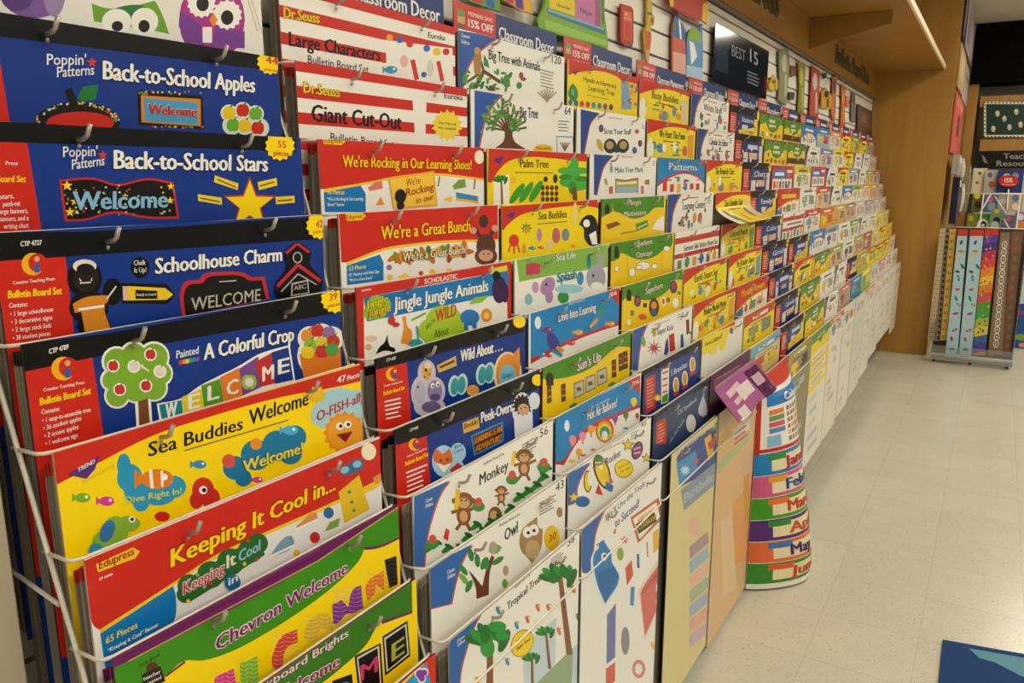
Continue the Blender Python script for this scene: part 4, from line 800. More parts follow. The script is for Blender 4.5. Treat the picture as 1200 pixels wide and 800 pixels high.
A.part('header_band').P('2A4A90',395,210,540,85,720,-10,720,80,590,160,560,250,405,345,395,240).P('3A90C8',390,240,480,180,485,270,405,345)
A.part('crab_print').S('C8E0EC',430,270,26,9,.5).S('D85A6A',480,225,18).P('E8B830',515,130,545,105,560,200,535,225).P('C83A3A',530,150,560,120,565,150,540,180).P('7AA83A',560,60,580,50,600,160,580,170).P('E8A030',560,110,640,65,640,160,585,200).T('Patterns',420,180,520,105,20,'E8E0D0',.02)
A.part('letter_band').P('8A9AA8',410,360,570,230,578,320,425,450).T('Birthday',425,420,570,300,44,'B8C4CC',.03)
A.part('month_boxes').E('E8B8A8',470,520,24,44)
for k,cc in enumerate(['B0909C','9AB8C8','E8B8A0','A8B898','A0B0C8','E0A898','C8B0C0']): A.P(cc,448,612+k*66,530,545+k*66,535,592+k*66,452,665+k*66)
A.P('E8D48C',535,520,600,470,640,1200,560,1250)
A.build('bulletin_board_set', 'long yellow pack with a column of pale coloured boxes reaching the floor', 'bulletin board set', 'packs hanging on the wall rack'); STACK.append((3, 9, '3A342C', 'long yellow pack'))
# ------------------------------------------------ template packs (unit coordinates 0..100 across, v downwards)
NAVYT, REDH, YB = '1C3478', 'CE3020', 'F2D81A'
def art_Y(A, t, rd):
    A.base = 'F2DA1E'; A.part('header_band').P(REDH,0,0,100,0,100,4,84,3,60,2.6,40,3.4,20,6,0,10)
    A.part('title_lettering').T(t,22,11,76,11,5.2,'2A2208',.01) if t else A.part('title_lettering').Lq('4A3A10',24,9,74,9,3.4)
    A.Lq('8A7420',30,13.4,66,13.4,.9).part('picture_print')
    for k in range(5): A.E(rd.choice(['5A9AB0','D85A3A','6A9A48','E8A02A','F2EFDC','8A6A98']),rd.uniform(10,80),rd.uniform(16.5,22),rd.uniform(4,7),rd.uniform(2.6,4))
    if rd.random() < .6: A.P(rd.choice(['6AA0B0','E0A030','7AA858','D8C8A0']),82,8,97,6,97,24,84,24)
    if rd.random() < .5: A.E('F2EFDC',6,19,6,7)
def art_W(A, t, rd):
    A.base = 'EFEBDF'; A.part('corner_swoosh').P('C86A58',0,0,27,0,17,7,11,15,9,26,0,26).P('2A4A88',0,0,24,0,14,7,8.5,15,6,26,0,26)
    if t: A.part('title_lettering').T(t,30,11,80,11,5.4,'2A2A38',.02)
    else: A.part('title_lettering').Lq('4A4A50',34,9,76,9,3.6)
    A.part('picture_print').lines('8A8478',84,4,96,4,3,.8,0,0,1.8).Lq('C05A48',40,3,64,3,.8)
    for k in range(7): A.E(rd.choice(['C85A4A','6A9A70','5A7AA8','8A7A68','D8A848','B8B0A0']),rd.uniform(22,92),rd.uniform(15,23),rd.uniform(2.5,5),rd.uniform(2,4))
def art_N(A, t, rd):
    A.base = NAVYT; A.part('header_band').R('0C0B0A',0,0,100,6).burst('F2D81A',96,4,5)
    A.part('information_panel').P('C83A28',0,6,20,6,23,60,0,60).lines('E8C0A8',3,10,17,10,6,.9,.1,0,2.2)
    if t: A.part('title_lettering').T(t,38,12.5,80,12.5,4.6,'D8DCE4',.03)
    else: A.part('title_lettering').Lq('C4CAD6',42,10.8,78,10.8,4)
    A.part('picture_print')
    m = rd.randrange(3)
    if m == 0: A.R('DCD6C4',26,11,37,26).R('DCD6C4',82,11,96,26).R('E8A02A',28,13,35,16).R('D85A3A',84,15,94,18).R('4A5A90',45,15,75,26).R('C8A898',50,17,70,21)
    elif m == 1: A.R('DCD6C4',28,16,44,26).R('E0B098',48,16,78,22).R('DCD6C4',84,9,97,26).R('2A2A60',52,23,74,26)
    else: A.P('F0CC28',30,20,60,18,96,14,96,26,30,26).R('C8CCD8',40,15,60,19).R('F0CC28',82,8,95,16)
def art_G(A, t, rd, dark=False):
    A.base = 'EFCB1A'; A.part('header_band').R('7A2E40',0,0,100,1.6).P('56942A',0,1.6,100,1.6,100,9,86,9,76,14,62,17.5,48,18,34,15,24,10,14,11,0,13)
    if t: A.part('title_lettering').T(t,34,11,68,11,5,'EDE2D4',.03)
    else: A.part('title_lettering').Lq('DAD2B8',38,7,62,7,3).Lq('DAD2B8',36,12,66,12,3)
    A.part('picture_print')
    if dark: A.R('4A3A28',0,19,100,26)
    else:
        for k in range(5): A.R(rd.choice(['8A5A30','EDE6D0','6A9A48','D86A3A']),8+k*18,18.5+rd.uniform(0,2),18+k*18,22+rd.uniform(0,2))
def art_B(A, t, rd):
    A.base = 'F0EDE2'; A.part('header_band').P('C83028',0,0,100,0,100,18,84,13.5,50,10.5,20,14,0,19).P('2282C2',0,0,100,0,100,16.6,84,12,50,9,20,12.6,0,17.5).P('C83028',90,0,100,0,100,7)
    if t: A.part('title_lettering').T(t,20,8,80,8,5,'F0F2F4',.02,'14507C',.03)
    else: A.part('title_lettering').Lq('DCE8F0',22,6.5,78,6.5,3.2)
    A.part('picture_print')
    for k in range(6): A.R(rd.choice(['D83A2A','F0B828','3A9AC0','6AA848','D87AA0']),10+k*14,14+rd.uniform(0,4),18+k*14,20+rd.uniform(0,4))
def art_R(A, t, rd):
    A.base = 'EFEBE0'; A.part('header_band').P('CE3020',0,0,100,0,100,12,60,12.5,30,15,0,20).P('F0C428',0,20,30,15,60,12.5,100,12,100,13.4,60,13.8,30,16.4,0,21.4).P('2A7AB8',0,21.4,20,18,20,26,0,26)
    if t: A.part('title_lettering').T(t,14,10,86,10,6,'F0C428',.03)
    else: A.part('title_lettering').Lq('F0C428',16,8,84,8,4.4)
    A.part('picture_print').R('6A9A58',40,17,60,24).R('D8A878',64,16,84,23).E('D85A3A',30,21,5,3)
def art_S(A, t, rd):
    A.base = 'CE3428'; A.part('title_band').R('2A7ABC',6,4,64,13)
    A.part('title_lettering').Lq('E8ECF0',14,8.5,54,8.5,3.6)
    A.part('picture_print').R('F0ECE0',6,13.5,94,26)
    for k in range(6): A.R(rd.choice(['D83A2A','F0B828','3A9AC0','6AA848','4A4A80']),10+k*13,16,18+k*13,23)
    A.E('D85A70',80,9,7,5).R('F0ECE0',68,4,94,7)
def art_H(A, t, rd):
    A.base = 'EDE8DA'; A.part('header_band').R('C83A2C',0,4,100,8).R('B83428',0,15,100,18)
    if t: A.part('title_lettering').T(t,18,13.8,96,13.8,4,'3A3428',.02)
    else: A.part('title_lettering').Lq('8A8478',20,11.5,90,11.5,2.2)
    A.part('picture_print')
    for k,cc in enumerate(['6A8A50','5A9A58','E8A82A','3A78B0','6A6A6A','E0B030']): A.E(cc,10+k*16,22,5,4) if k % 2 else A.R(cc,6+k*16,19.5,14+k*16,26)
def art_M(A, cols, rd):
    h, b, a1, a2 = cols; A.base = b; A.part('header_band').P(h,0,0,100,0,100,7,60,9,30,8,0,10)
    A.part('title_lettering').Lq('F0ECE0' if b != 'EFEBDF' else '5A5A58',24,5,76,5,2.6)
    A.part('picture_print').R(a1,14,12,44,19).R(a2,56,11,88,22).E(a1,30,22,8,3).Lq('6A6258',20,10.6,70,10.6,.8)
def fine(A, rd, n=9):
    A.part('picture_print')
    for k in range(n):
        x = rd.uniform(8, 88); y = rd.uniform(12, 23)
        if rd.random() < .5: A.Lq(rd.choice(['5A5448','8A8478','C8503A','4A5A88']), x, y, min(97, x+rd.uniform(5, 16)), y, rd.uniform(.6, 1.2))
        else: A.E(rd.choice(['D8503A','4A88B8','6A9A48','E8A830','F0ECE0','3A342C']), x, y, rd.uniform(1.5, 3.5), rd.uniform(1, 2.4), 0, 8)
def longprint(A, rd):
    A.part('lower_sheet_print'); H_ = A.H/A.W*100
    for k in range(12):
        x = rd.uniform(8, 60); y = rd.uniform(30, H_-12); A.Lq(rd.choice(['C4BEB0','B8BCBC','CDB4A8','C8CCC4','BDB49C']), x, y, x+rd.uniform(12, 34), y+rd.uniform(-1, 1), rd.uniform(2, 7))
STY = dict(Y=(art_Y,'yellow pack with red header','B8281C','CBB890'), W=(art_W,'white pack with blue corner','B8AE9C','CFC6B4'), N=(art_N,'navy pack with black header and red side panel','1A1612','8A2A20'),
  G=(art_G,'green and yellow pack','6E1E3E','8A7A40'), B=(art_B,'blue topped pack','4A6A88','A8A898'), R=(art_R,'red pack with gold title','B8281C','A89080'), S=(art_S,'red framed pack with blue title box','A8281C','A05040'), H=(art_H,'white pack with two red bands','B8AE9C','CFC6B4'))
# rows 0..9 of columns 4..15 ; M rows give header, sheet and two accent colours with a description
def Mx(d, h, b, a1, a2): return ('M', d, (h, b, a1, a2))
FAR = {
 4: ['Y:Busy Buddies','Y:We Heart This Poem','B:Patterns','W:Learning Centers','H:Summer Safe Sticker Board Set','Y:Earth Smart Set','Y:Monkey Mischief Mottos',None,None,None],
 5: ['W:Write Stuff','W:Calendar Set Edition','Y:The Rewards Chart',None,'Y:Colored Pencils','Y:Be Kinder Super','R:Monthly Reward',Mx('red bordered yellow pack with green words','CE4A30','F0D428','8AA048','7A8A7A'),Mx('yellow edged pack with pale blue banner','6AA8C8','E0C880','C85A4A','E8C030'),None],
 6: ['N:Stations','N','N:Chart','N:Family','N:Color','N:Grid','N','N:Calendar','N',Mx('yellow and black lettered long pack','A89838','8A8460','E8CC28','3A3420')],
 7: ['G','G','S','R','H','N','Y','G','G',None],
 8: ['Gd','Gd',Mx('pale yellow-green pack on white','E8D428','EFEBDF','8AA848','C8C890'),Mx('white pack with grey square pattern','EFEBDF','EFEBDF','9AA098','8A9490'),Mx('white pack with red band and blue bars','C83A2C','EDE8DA','7A90B8','C8B8A0'),'B','G',Mx('white pack with yellow spots','EFEBDF','EFEBDF','E8CC58','A8A8A0'),'W',Mx('long pack with orange and blue top','D87A4A','E8E0D0','5A8AB0','B8A8A0')],
 9: ['B','W','S',Mx('red topped multicoloured pack','CE4434','E0C8A0','C8A060','8A9098'),Mx('orange pack with yellow corner','D8641E','E8A838','F0D428','C86040'),Mx('white pack with blue letter','8AA0C0','EFEBDF','3A5A98','C8B8B0'),Mx('tan pack with green edge','9AA048','DCC8A0','C87848','8A8A58'),'W',Mx('pink topped dark pack','D86A58','C8A890','6A4A68','B89878'),Mx('long white pack with violet print','E0D8C8','E6E0D2','7A80A8','D88A48')],
 10: [Mx('blue pack with yellow disc','2A82C0','9AC0D8','F0CC28','C84A38'),Mx('violet and white pack','8088B8','D8D0D0','C89A78','7880B0'),'W','W',Mx('tan and yellow pack','D8B048','D8B878','E8A030','A87848'),Mx('white pack with orange print','EFEBDF','EFEBDF','E0A848','A8A098'),Mx('white pack with black figures','EFEBDF','EFEBDF','4A4A48','6A6A60'),'N',Mx('teal blue pack','3A88B0','4A90A8','7AB0C0','2A6888'),Mx('long grey-white pack','D8D4C8','DCD8CC','B8B8B0','C0B8A8')],
 11: [Mx('white pack with orange arc','E09058','E6DCC8','E8C8A8','B0B098'),Mx('yellow disc pack on white','F0D428','EFEBDF','F0D428','B8B0A0'),'Y','B',Mx('brown and pink pack','A88878','D0B8A0','B87868','9A8A78'),Mx('green block pack with white foot','6A9A28','EDE8DA','6A9A28','B8B8A8'),Mx('olive and pink pack','A8A048','D8C078','C87A68','8A8AA8'),Mx('olive yellow pack','A0A050','D8C058','C8A838','8A9048'),Mx('pack with yellow and green heart','F0D428','A8C058','48A068','F0D428'),Mx('long white pack with orange top','E08A50','E6E0D2','D8C8B0','C8C0B0')],
 12: ['Y','Y',Mx('blue-grey framed pack','8AA0B8','E0D8C8','A87868','7890A8'),Mx('green topped white pack','A0B030','EFEBDF','B8B898','C8C8B0'),Mx('pinkish white pack','D8C0B8','E6DCD0','C89088','B8A8A0'),'W',Mx('red-brown framed pack','A85A48','B88068','E0D0C0','8A5A48'),'Y',Mx('white pack with teal stripes','A8C0B8','E6E0D2','98B0A8','C8A8A0'),Mx('long cream pack','E0D8C8','E6E0D2','C8C0A8','D8C8B0')],
 13: [Mx('olive pack','8A9A48','C8B848','E0C838','8A8A48'),'W','W',Mx('orange and white pack','E0A048','EAE0CC','E0A858','B8B0A0'),Mx('violet-grey pack','9088A0','D8D0C8','8A88A0','B8B0A8'),Mx('white pack with yellow side','EFEBDF','EFEBDF','E0C848','B8B098'),Mx('pale yellow pack','D8C858','E8DC98','C8B048','D8D0A0'),'Y',Mx('pink topped white pack','D87878','E6DCD0','C88888','B8B0A8'),Mx('long white pack with pink print','E0D8C8','E6E0D2','D0A098','C8C0B0')],
 14: ['Y','W',Mx('green striped pack','8AA058','D8C888','A8B068','E0A868'),Mx('orange headed pack','E0A030','E0C088','D89848','A8A098'),Mx('pale blue and white pack','A8A8B8','E0DCD0','9898A8','C8C0B0'),Mx('yellow-green pack','D8C038','E8D878','B8B048','D8C868'),'Y','Y',Mx('white pack with red bits','E6E0D2','EFEBDF','C88878','B8B0A0'),Mx('long cream pack','DCD4C4','E2DACA','C0B8A8','C8C0B0')],
 15: [Mx('grey and red pack','A85048','B8B0A0','8A8A88','C87868'),Mx('brownish pink pack','C8A898','D8C8B8','B89888','A8A090'),Mx('red and violet topped pack','B84858','D0C8B8','6A6A98','C8A890'),Mx('grey pack','B0A898','CFC6B6','A89888','9A9488'),Mx('pale grey pack','C8C0B0','D8D0C0','B0A898','A8A8A0'),Mx('yellow side pack','D8C050','E0D088','C8A848','D8C878'),Mx('golden yellow pack','E0B828','E8CC48','D8A830','E8D878'),Mx('cream and orange pack','E0C088','E6DCC8','D8A068','C8B8A0'),Mx('cream pack with red specks','E0D8C4','E6DECE','C89878','B8B0A0'),Mx('long cream pack by the end panel','DCD4C4','E2DACA','C8BCA4','C0B8A4')],
}
LONG = {4: .78, 6: .62, 7: .62, 8: .64, 9: .62, 10: .60, 11: .58, 12: .52, 13: .5, 14: .5, 15: .56}
ORD = ['top','second','third','fourth','fifth','sixth','seventh','eighth','ninth','bottom']
NTH = ['first','second','third','fourth','fifth','sixth','seventh','eighth','ninth','tenth','eleventh','twelfth']
rd = random.Random(11)
for c, rows in FAR.items():
    for r, e in enumerate(rows):
        if e is None: continue
        H = LONG[c] if r == 9 else min(.50, ZR[r]-.16)
        A = Art(XR[r], (YC[c]+rd.uniform(-.002, .003), ZR[r]+rd.uniform(-.005, .004)), wid(c)-rd.uniform(0, .012), H, WHT, .003, False, 'x', 'B8AE9C')
        k = 'X'
        if isinstance(e, tuple): art_M(A, e[2], rd); d = e[1]; A.side = e[2][1]; ec = 'B0A898'
        else:
            k, _, t = e.partition(':')
            fn, d, ec, A.side = STY[k[0]]
            if k == 'Gd': art_G(A, t, rd, True); d = 'green and yellow pack with dark lower band'
            else: fn(A, t, rd)
            if t: d = d.split(' with')[0]; d += ' titled ' + t
        fine(A, rd)
        if r == 9: longprint(A, rd)
        lab = f"{d}, {ORD[r]} row, {NTH[c-4]} column past superhero packs"
        A.build('bulletin_board_set', lab, 'bulletin board set', 'packs hanging on the wall rack', flat=(c >= 8))
        if c < 8: STACK.append((c, r, ec, d))
# ------------------------------------------------ special packs of columns 4, 5, 7
A = Art(XR[7], (YC[4], ZR[7]), W0, .5, 'E6E2D4', .003, True, 'x', 'B8A888').z(820,360,8)
A.part('header_band').P(REDH,-20,310,330,130,330,165,-20,350).part('paint_drip_print').P(YB,-20,345,330,160,330,210,295,225,270,250,255,290,240,360,225,390,205,400,190,395,180,350,165,350,150,410,130,440,110,445,90,430,70,420,50,440,30,440,15,420,-20,430)
A.part('title_lettering').T('Names & Dots',50,365,200,290,34,'6A5410',.02).E('3A7AB8',296,220,18,30)
A.build('bulletin_board_set', 'white pack with dripping yellow paint top, titled Names & Dots', 'bulletin board set', 'packs hanging on the wall rack'); STACK.append((4, 7, 'B8281C', ''))
A = Art(XR[8], (YC[4], ZR[8]), W0, .5, '5E2850', .003, True, 'x', '4A1E40').z(740,400,6.67)
A.P('8A4A6A',640,300,860,170,850,215,645,345).Lq('B08898',660,300,840,190,8)
A.build('bulletin_board_set', 'dark plum pack behind the shiny folded purple one', 'bulletin board set', 'packs hanging on the wall rack')
A = Art(.318, (YC[4]-.03, .893), .46, .098, 'A85C92', .002, False, 'x', '5A2050')
A.warp = lambda u, v: .012+.078*min(1, max(0, (v-.12)/.88))+.006*math.sin(u*9)*v; A.grid = (16, 16); A.step = .00035
A.part('title_lettering').Lq('D8C0C8',12,8,44,7,3.2).Lq('D8C0C8',14,13,38,12,2.4)
A.part('picture_print').R('E4D4D4',30,8,62,15).R('E0D4D4',8,16,26,22).P('5A2050',64,4,96,4,96,28,70,28).R('C8A8B0',70,8,90,14).Lq('9A5888',30,22,60,21,3)
fp = A.build('folded_pack', 'shiny purple pack flopped forward over the rack wire', 'bulletin board set')
for ch in fp.children:
    for i, m_ in enumerate(ch.data.materials): ch.data.materials[i] = mat(m_.name.split('_')[1][:6], .13, 0, .5, 26)
A = Art(XR[9], (YC[4], ZR[9]), W0, .78, 'E0B888', .003, True, 'x', 'A8A8A0').z(690,480,3.81)
A.part('header_band').P('E8C068',560,110,640,70,720,0,720,60,640,130,580,200).P('E0DCD0',640,90,720,30,720,80,645,140).lines('C85A4A',650,110,712,62,3,8,0,22,22).P('B8C088',570,240,720,100,720,130,575,290)
A.part('scene_print').P('E8A868',640,420,720,330,725,640,650,700).P('E8C8A0',590,500,640,450,660,800,600,830).P('D8A050',690,300,715,280,718,480,695,500)
A.build('bulletin_board_set', 'long peach coloured pack in clear film reaching to the floor', 'bulletin board set', 'packs hanging on the wall rack')
A = Art(XR[3], (YC[5], ZR[3]), W0, .104, 'F2D81A', .002, False, 'x', 'CBB890')
art_Y(A, 'Class Schedule Chart', random.Random(5)); A.warp = lambda u, v: .004+.08*max(0, v-.42)**2/.3; A.grid = (4, 16); A.step = .0003
A.build('bulletin_board_set', 'yellow Class Schedule Chart pack with its foot curling forward', 'bulletin board set', 'packs hanging on the wall rack'); STACK.append((5, 3, 'B8281C', ''))
# calendar pack, rolled forward
A = Art(XR[9], (YC[5], ZR[9]+.005), W0, ZR[9]-.004, 'ECE8DC', .002, False, 'x', 'A8281C')
HH = A.H/A.W*100
A.warp = lambda u, v: .18*math.sin(math.pi*min(1, max(0, u)))**.8*min(1, .30+v*.8)*min(1, v*9+.1); A.grid = (28, 40); A.step = .0007
A.part('header_band').R('C8301C',0,0,100,11).R('C8301C',0,11,3,62).R('C8301C',0,58,100,61)
A.part('calendar_sheet_print').P('2A7AC0',8,14,96,14,96,24,8,24).T('Calendar',30,22,80,22,6,WHT,.02).R('F0ECE0',8,25,96,57)
for k,cc in enumerate(['E8803A','6A9A58','D85A6A','5A8AB8']): A.R(cc,10,27+k*5,28,31+k*5)
for i in range(5):
    for j in range(6): A.R(['5A7AA8','D87A4A','6A9A58','C85A6A','E8B830'][(i+j) % 5],32+i*6,27+j*5,36.5+i*6,30.5+j*5)
A.R('8AB8D8',8,48,22,57)
A.part('month_strip_print')
for k,(nm,cb,ct,cc) in enumerate((('January','2A82C0','3A8A3A','C83A5A'),('February','D0608A','E8A030','2A5AA8'),('March','4A9A2A','E8703A','D8502A'),('April','5A3078','3A8A3A','D8602A'),('May','E0703A','4A7AB8','5A3078'),('June','3A8A2A','E0603A','D8502A'))):
    y0 = 62+k*((HH-4-62)/6); y1 = y0+(HH-4-62)/6-.6; h_ = y1-y0
    A.R(cb,0,y0,100,y1).R('EBDDB0',12,y0+h_*.16,92,y1-h_*.16).R(ct,9,y0+h_*.06,26,y0+h_*.34).T(nm,24,y1-h_*.26,24+len(nm)*8.0,y1-h_*.26,h_*.5,cc,.012)
A.build('calendar_pocket_chart', 'rolled calendar pack with coloured month strips January to June touching the floor', 'calendar set')
A = Art(XR[9], (YC[7], ZR[9]), W0, .64, 'E6E2D6', .003, False, 'x', 'C8C0B0')
A.part('header_band').P('56942A',0,0,100,0,100,8,50,14,0,10).R('F0D020',0,10,100,62)
A.part('title_lettering').Lq('DAD2B8',30,7,70,7,4); A.P('56942A',30,8,70,8,50,15)
A.part('text_box_print')
for k in range(3): A.R('E6E0D0',10,22+k*13,90,30+k*13).lines('8A8478',16,25+k*13,84,25+k*13,2,1,0,0,2.4)
A.part('lower_sheet_print')
for k in range(5): A.R(rd.choice(['C8C4B8','D0A8A0','B8C0C0','D8D0C0']),20+rd.uniform(-8,8),68+k*14,50+rd.uniform(0,30),74+k*14)
A.build('bulletin_board_set', 'long green and yellow pack with white text boxes and white foot', 'bulletin board set', 'packs hanging on the wall rack')
# ------------------------------------------------ the same packs kept behind each front pack
cache = {}; rs = random.Random(21); nst = 0
for c, r, edge, lab in STACK:
    n = 4 if c < 3 or (c, r) == (3, 9) else (3 if c == 3 else (2 if c < 6 else 1))
    h = (.65 if r == 9 else min(.56, ZR[r]-.16)-.01); key = (edge, round(h, 3))
    if key not in cache:
        bm = bmnew(); t = .0028
        box(bm, -t, 0, -.014, 0, wid(c), 0, 1); box(bm, -t, 0, -h, 0, wid(c), -.0141, 0); cache[key] = None
        o0 = obj('bulletin_board_set', bm, [mat('3A342B' if edge == '3A342C' else '8E8474', .4), mat(edge, .4)]); cache[key] = o0; src = o0; first = True
    else: first = False
    for k in range(n):
        o = cache[key] if (first and k == 0) else cache[key].copy()
        if not (first and k == 0): COL.objects.link(o)
        dx = .0102+.0046*k; sl = max(0, (1.5-ZR[r])/.66)
        o.location = (XR[r]-dx, YC[c]+rs.uniform(0, .005), ZR[r]-.005-sl*dx-rs.uniform(0, .004))
        f = lab.split(',')[0].split(' with ')[0] if lab else 'front pack'
        o['label'] = 'pack kept directly behind the '+' '.join(f.split()[:10])
        if c >= 4: o['label'] = f"pack behind the front one, {ORD[r]} row, {NTH[c-4]} column past superhero packs"
        o['category'] = 'bulletin board set'; o['group'] = f'packs behind row {r+1} of stack {c+1}'; nst += 1
print('stacked', nst)
# ---------------------------------------------------------------- wire racks
WHO = ['the navy and Chevron packs','the red striped packs','the Palm Tree and Rocket packs','the three superhero packs','the Learning Centers pack','the rolled calendar pack','the navy packs','the Monthly red pack','the grey square pattern pack','the orange pack with yellow corner','the teal blue pack','the green block pack','the red-brown framed pack','the olive pack','the green striped pack','the packs beside the end panel']
rack_mesh = {}
def side_x(r): return XR[r]-.046
for c in range(16):
    y0 = YC[c]-.0075; t = empty('wire_rack', (0, y0, 0)); tag(t, f'white wire wall rack holding {WHO[c]}', 'rack', 'wire racks along the slatwall')
    bm = bmnew(); pts = [(.012, 0, 1.80)]+[(side_x(r), 0, ZR[r]-.02) for r in range(1, 10)]+[(side_x(9)+.03, 0, .69)]
    pts[0] = (.012, 0, 1.78); pts[1] = (.02, 0, 1.66); tube(bm, pts, .0028, 6); obj('side_wire', bm, WIRE, t)
    bm = bmnew(); pts = [(.014, 0.0, .70), (side_x(9)+.03, 0.0, .69)]; tube(bm, pts, .0028, 6); obj('support_wire', bm, WIRE, t); bm = bmnew(); tube(bm, [(side_x(9)-.05, 0, ZR[9]+.10), (side_x(9)-.02, 0, .70)], .0024, 6); obj('support_wire', bm, WIRE, t); bm = bmnew(); tube(bm, [(.004, 0, 1.10), (side_x(6)+.004, 0, 1.068)], .0026, 6); obj('support_wire', bm, WIRE, t)
    w = wid(c)
    for r in range(10):
        zt = (ZR[r+1]-.0012) if r < 9 else ZR[9]-.105; xf = XR[r+1]-.0064 if r < 9 else XR[9]+.0052
        pass
        bm = bmnew(); xs = max(.006, xf-.055)
        tube(bm, [(xs, 0, zt-.002), (xf-.012, 0, zt-.001), (xf-.003, .003, zt), (xf, .012, zt), (xf, w*.5, zt-.001), (xf, w-.004, zt), (xf-.003, w+.004, zt)], .0021, 6)
        if (c, r) in ((5, 9), (5, 3), (4, 8)): bm.free(); continue
        obj('tier_wire', bm, WIRE, t)
    if c < 9:
        for r in range(10):
            if (c, r) in ((4, 8), (5, 9), (5, 3)): continue
            for q in (.115, .338):
                k = 'h'
                if k not in rack_mesh:
                    bm = bmnew(); tube(bm, [(.0048, 0, 0), (.015, .001, .002), (.020, .0015, .005), (.025, .003, .017)], .0027, 7); tube(bm, [(.0044, 0, -.008), (.006, 0, -.004)], .002, 6)
                    o = obj('hook', bm, STEEL, t); rack_mesh[k] = o.data
                else:
                    o = bpy.data.objects.new('hook', rack_mesh[k]); COL.objects.link(o); o.parent = t
                o.location = (XR[r], .0075+q, ZR[r]-.016)
# beige poster pads standing left of the first rack
for i, (x, z1, y1, cc) in enumerate(((.050, 1.33, .372, 'A0957E'), (.085, 1.32, .378, '94896F'), (.12, 1.31, .380, 'A89C84'), (.150, 1.30, .377, '8C816C'), (.178, 1.285, .374, 'B0A48C'))):
    bm = bmnew(); box(bm, x-.007, -.10, .35, x, y1, z1); bmesh.ops.bevel(bm, geom=list(bm.edges), offset=.0015, segments=1, affect='EDGES')
    tag(obj('poster_pad', bm, mat(cc, .5)), f'beige poster pad standing at the left edge, {["rearmost","second from the wall","middle","second from the front","frontmost"][i]} of five', 'poster pad', 'beige poster pads left of the racks')
# ---------------------------------------------------------------- sale signs above the top row
TX = {1: 'Classroom Decor', 2: 'Classroom Decor', 3: 'Classroom Decor', 4: 'Classroom Management', 5: 'Classroom Displays', 6: 'Classroom Decor', 7: 'Borders'}
for c in range(0, 16):
    w = wid(c)-.02 if c < 8 else wid(c)-.03
    A = Art(.038, (YC[c]+.004, 1.838), w, .072, '243A70', .002, False, 'x', '1E2C50')
    A.part('sale_panel').R('D23A34',-1,-1,36,30); A.R('6A9A58',3,3,9,6).R('C8A868',3,6,9,9).R('8A5A40',3,9,9,12)
    if c < 8: A.T('MEMBERS SAVE',12,4.6,33,4.6,1.9,'F2D8D0',.02).T('15% OFF',12,9.6,33.5,9.6,3.6,WHT,.05).T('CLASSROOM DECOR',12,13,33,13,1.7,'F2D8D0',.01).part('sign_lettering').T(TX.get(c,'Classroom Decor'),39,11.4,97,11.4,6.2 if c != 4 else 5,WHT,.02)
    else: A.lines('F2D8D0',13,5,33,5,3,1.4,0,0,3.2).part('sign_lettering').Lq('DCE0E8',44,8.5,92,8.5,4)
    A.build('sale_sign', f'red and blue 15% OFF sign above {WHO[c]}', 'sign', 'sale signs above the top row of packs')
# ---------------------------------------------------------------- things hung on the slatwall
def cut(name, label, cat, x, outline, base, zz, prints, th=.006, rough=None):
    """a die-cut hanging: its own outline, on the plane x"""
    A = Art(x, (0, 0), 20, 5, base, th, True, 'x', base); A.z(*zz)
    pts = [outline[i:i+2] for i in range(0, len(outline), 2)]
    wp = [inv(A.ox+p[0]/A.sc, A.oy+p[1]/A.sc, x=x) for p in pts]
    oy = min(p[1] for p in wp); oz = max(p[2] for p in wp); A.o = (oy, oz); A.W = max(p[1] for p in wp)-oy; A.H = oz-min(p[2] for p in wp)
    A.outline = pts
    for f in prints: f(A)
    e = A.build(name, label, cat)
    for ch in e.children:
        for i, m_ in enumerate(ch.data.materials): ch.data.materials[i] = mat(m_.name.split('_')[1][:6], .5, 0, 0, 40, .25)
    return e
Z5 = (620,0,5); ZH4 = (860,0,4.444)
cut('wall_hanging', 'cut-out shop front with yellow and pink panels on green grass', 'wall decoration', .028, (50,120,90,40,110,-120,420,-120,445,-20,440,60,462,225,462,290,380,262,200,212,60,170), '7FAE3A', Z5,
    [lambda A: A.part('shop_front_print').P('4A7A98',100,45,445,165,445,205,112,82).P('8AB0C0',112,50,440,165,440,180,112,66).P('E8CC2A',118,-120,262,-120,270,95,120,45).P('C878A8',272,-120,415,-120,418,158,272,105).P('A85888',385,-120,415,-120,418,158,385,150).T('Wonder',160,38,245,62,22,'4A3A10',0).T('Helper',300,70,372,98,30,'5A2A4A',0).P('5A8A3A',418,-60,440,-40,440,140,425,140).P('9AC858',90,110,455,240,455,270,250,215,100,170)])
cut('wall_hanging', 'small red telephone box cut-out on the slatwall', 'wall decoration', .016, (540,22,600,38,612,60,612,250,600,278,560,265,538,240), 'B83A28', Z5,
    [lambda A: A.P('D86A50',555,60,600,72,600,240,555,228).P('C8452E',560,120,596,130,596,235,560,224).S('F0C8A0',568,82,10).Lq('F0C8A0',556,105,600,116,3).P('6A6058',540,242,570,262,610,250,605,275,560,265)])
cut('wall_hanging', 'thin hanging figure in yellow and red beside the telephone box', 'wall decoration', .016, (690,-20,720,-10,722,80,735,95,730,150,712,155,718,230,708,300,700,370,688,360,680,290,672,190,690,150,694,70), 'C8A830', Z5,
    [lambda A: A.P('C85A3A',676,180,715,190,706,295,684,290).P('4A4A38',694,70,720,78,722,90,694,84).E('8A6A18',722,122,10,22).P('D89A70',686,295,706,298,700,365,690,358)])
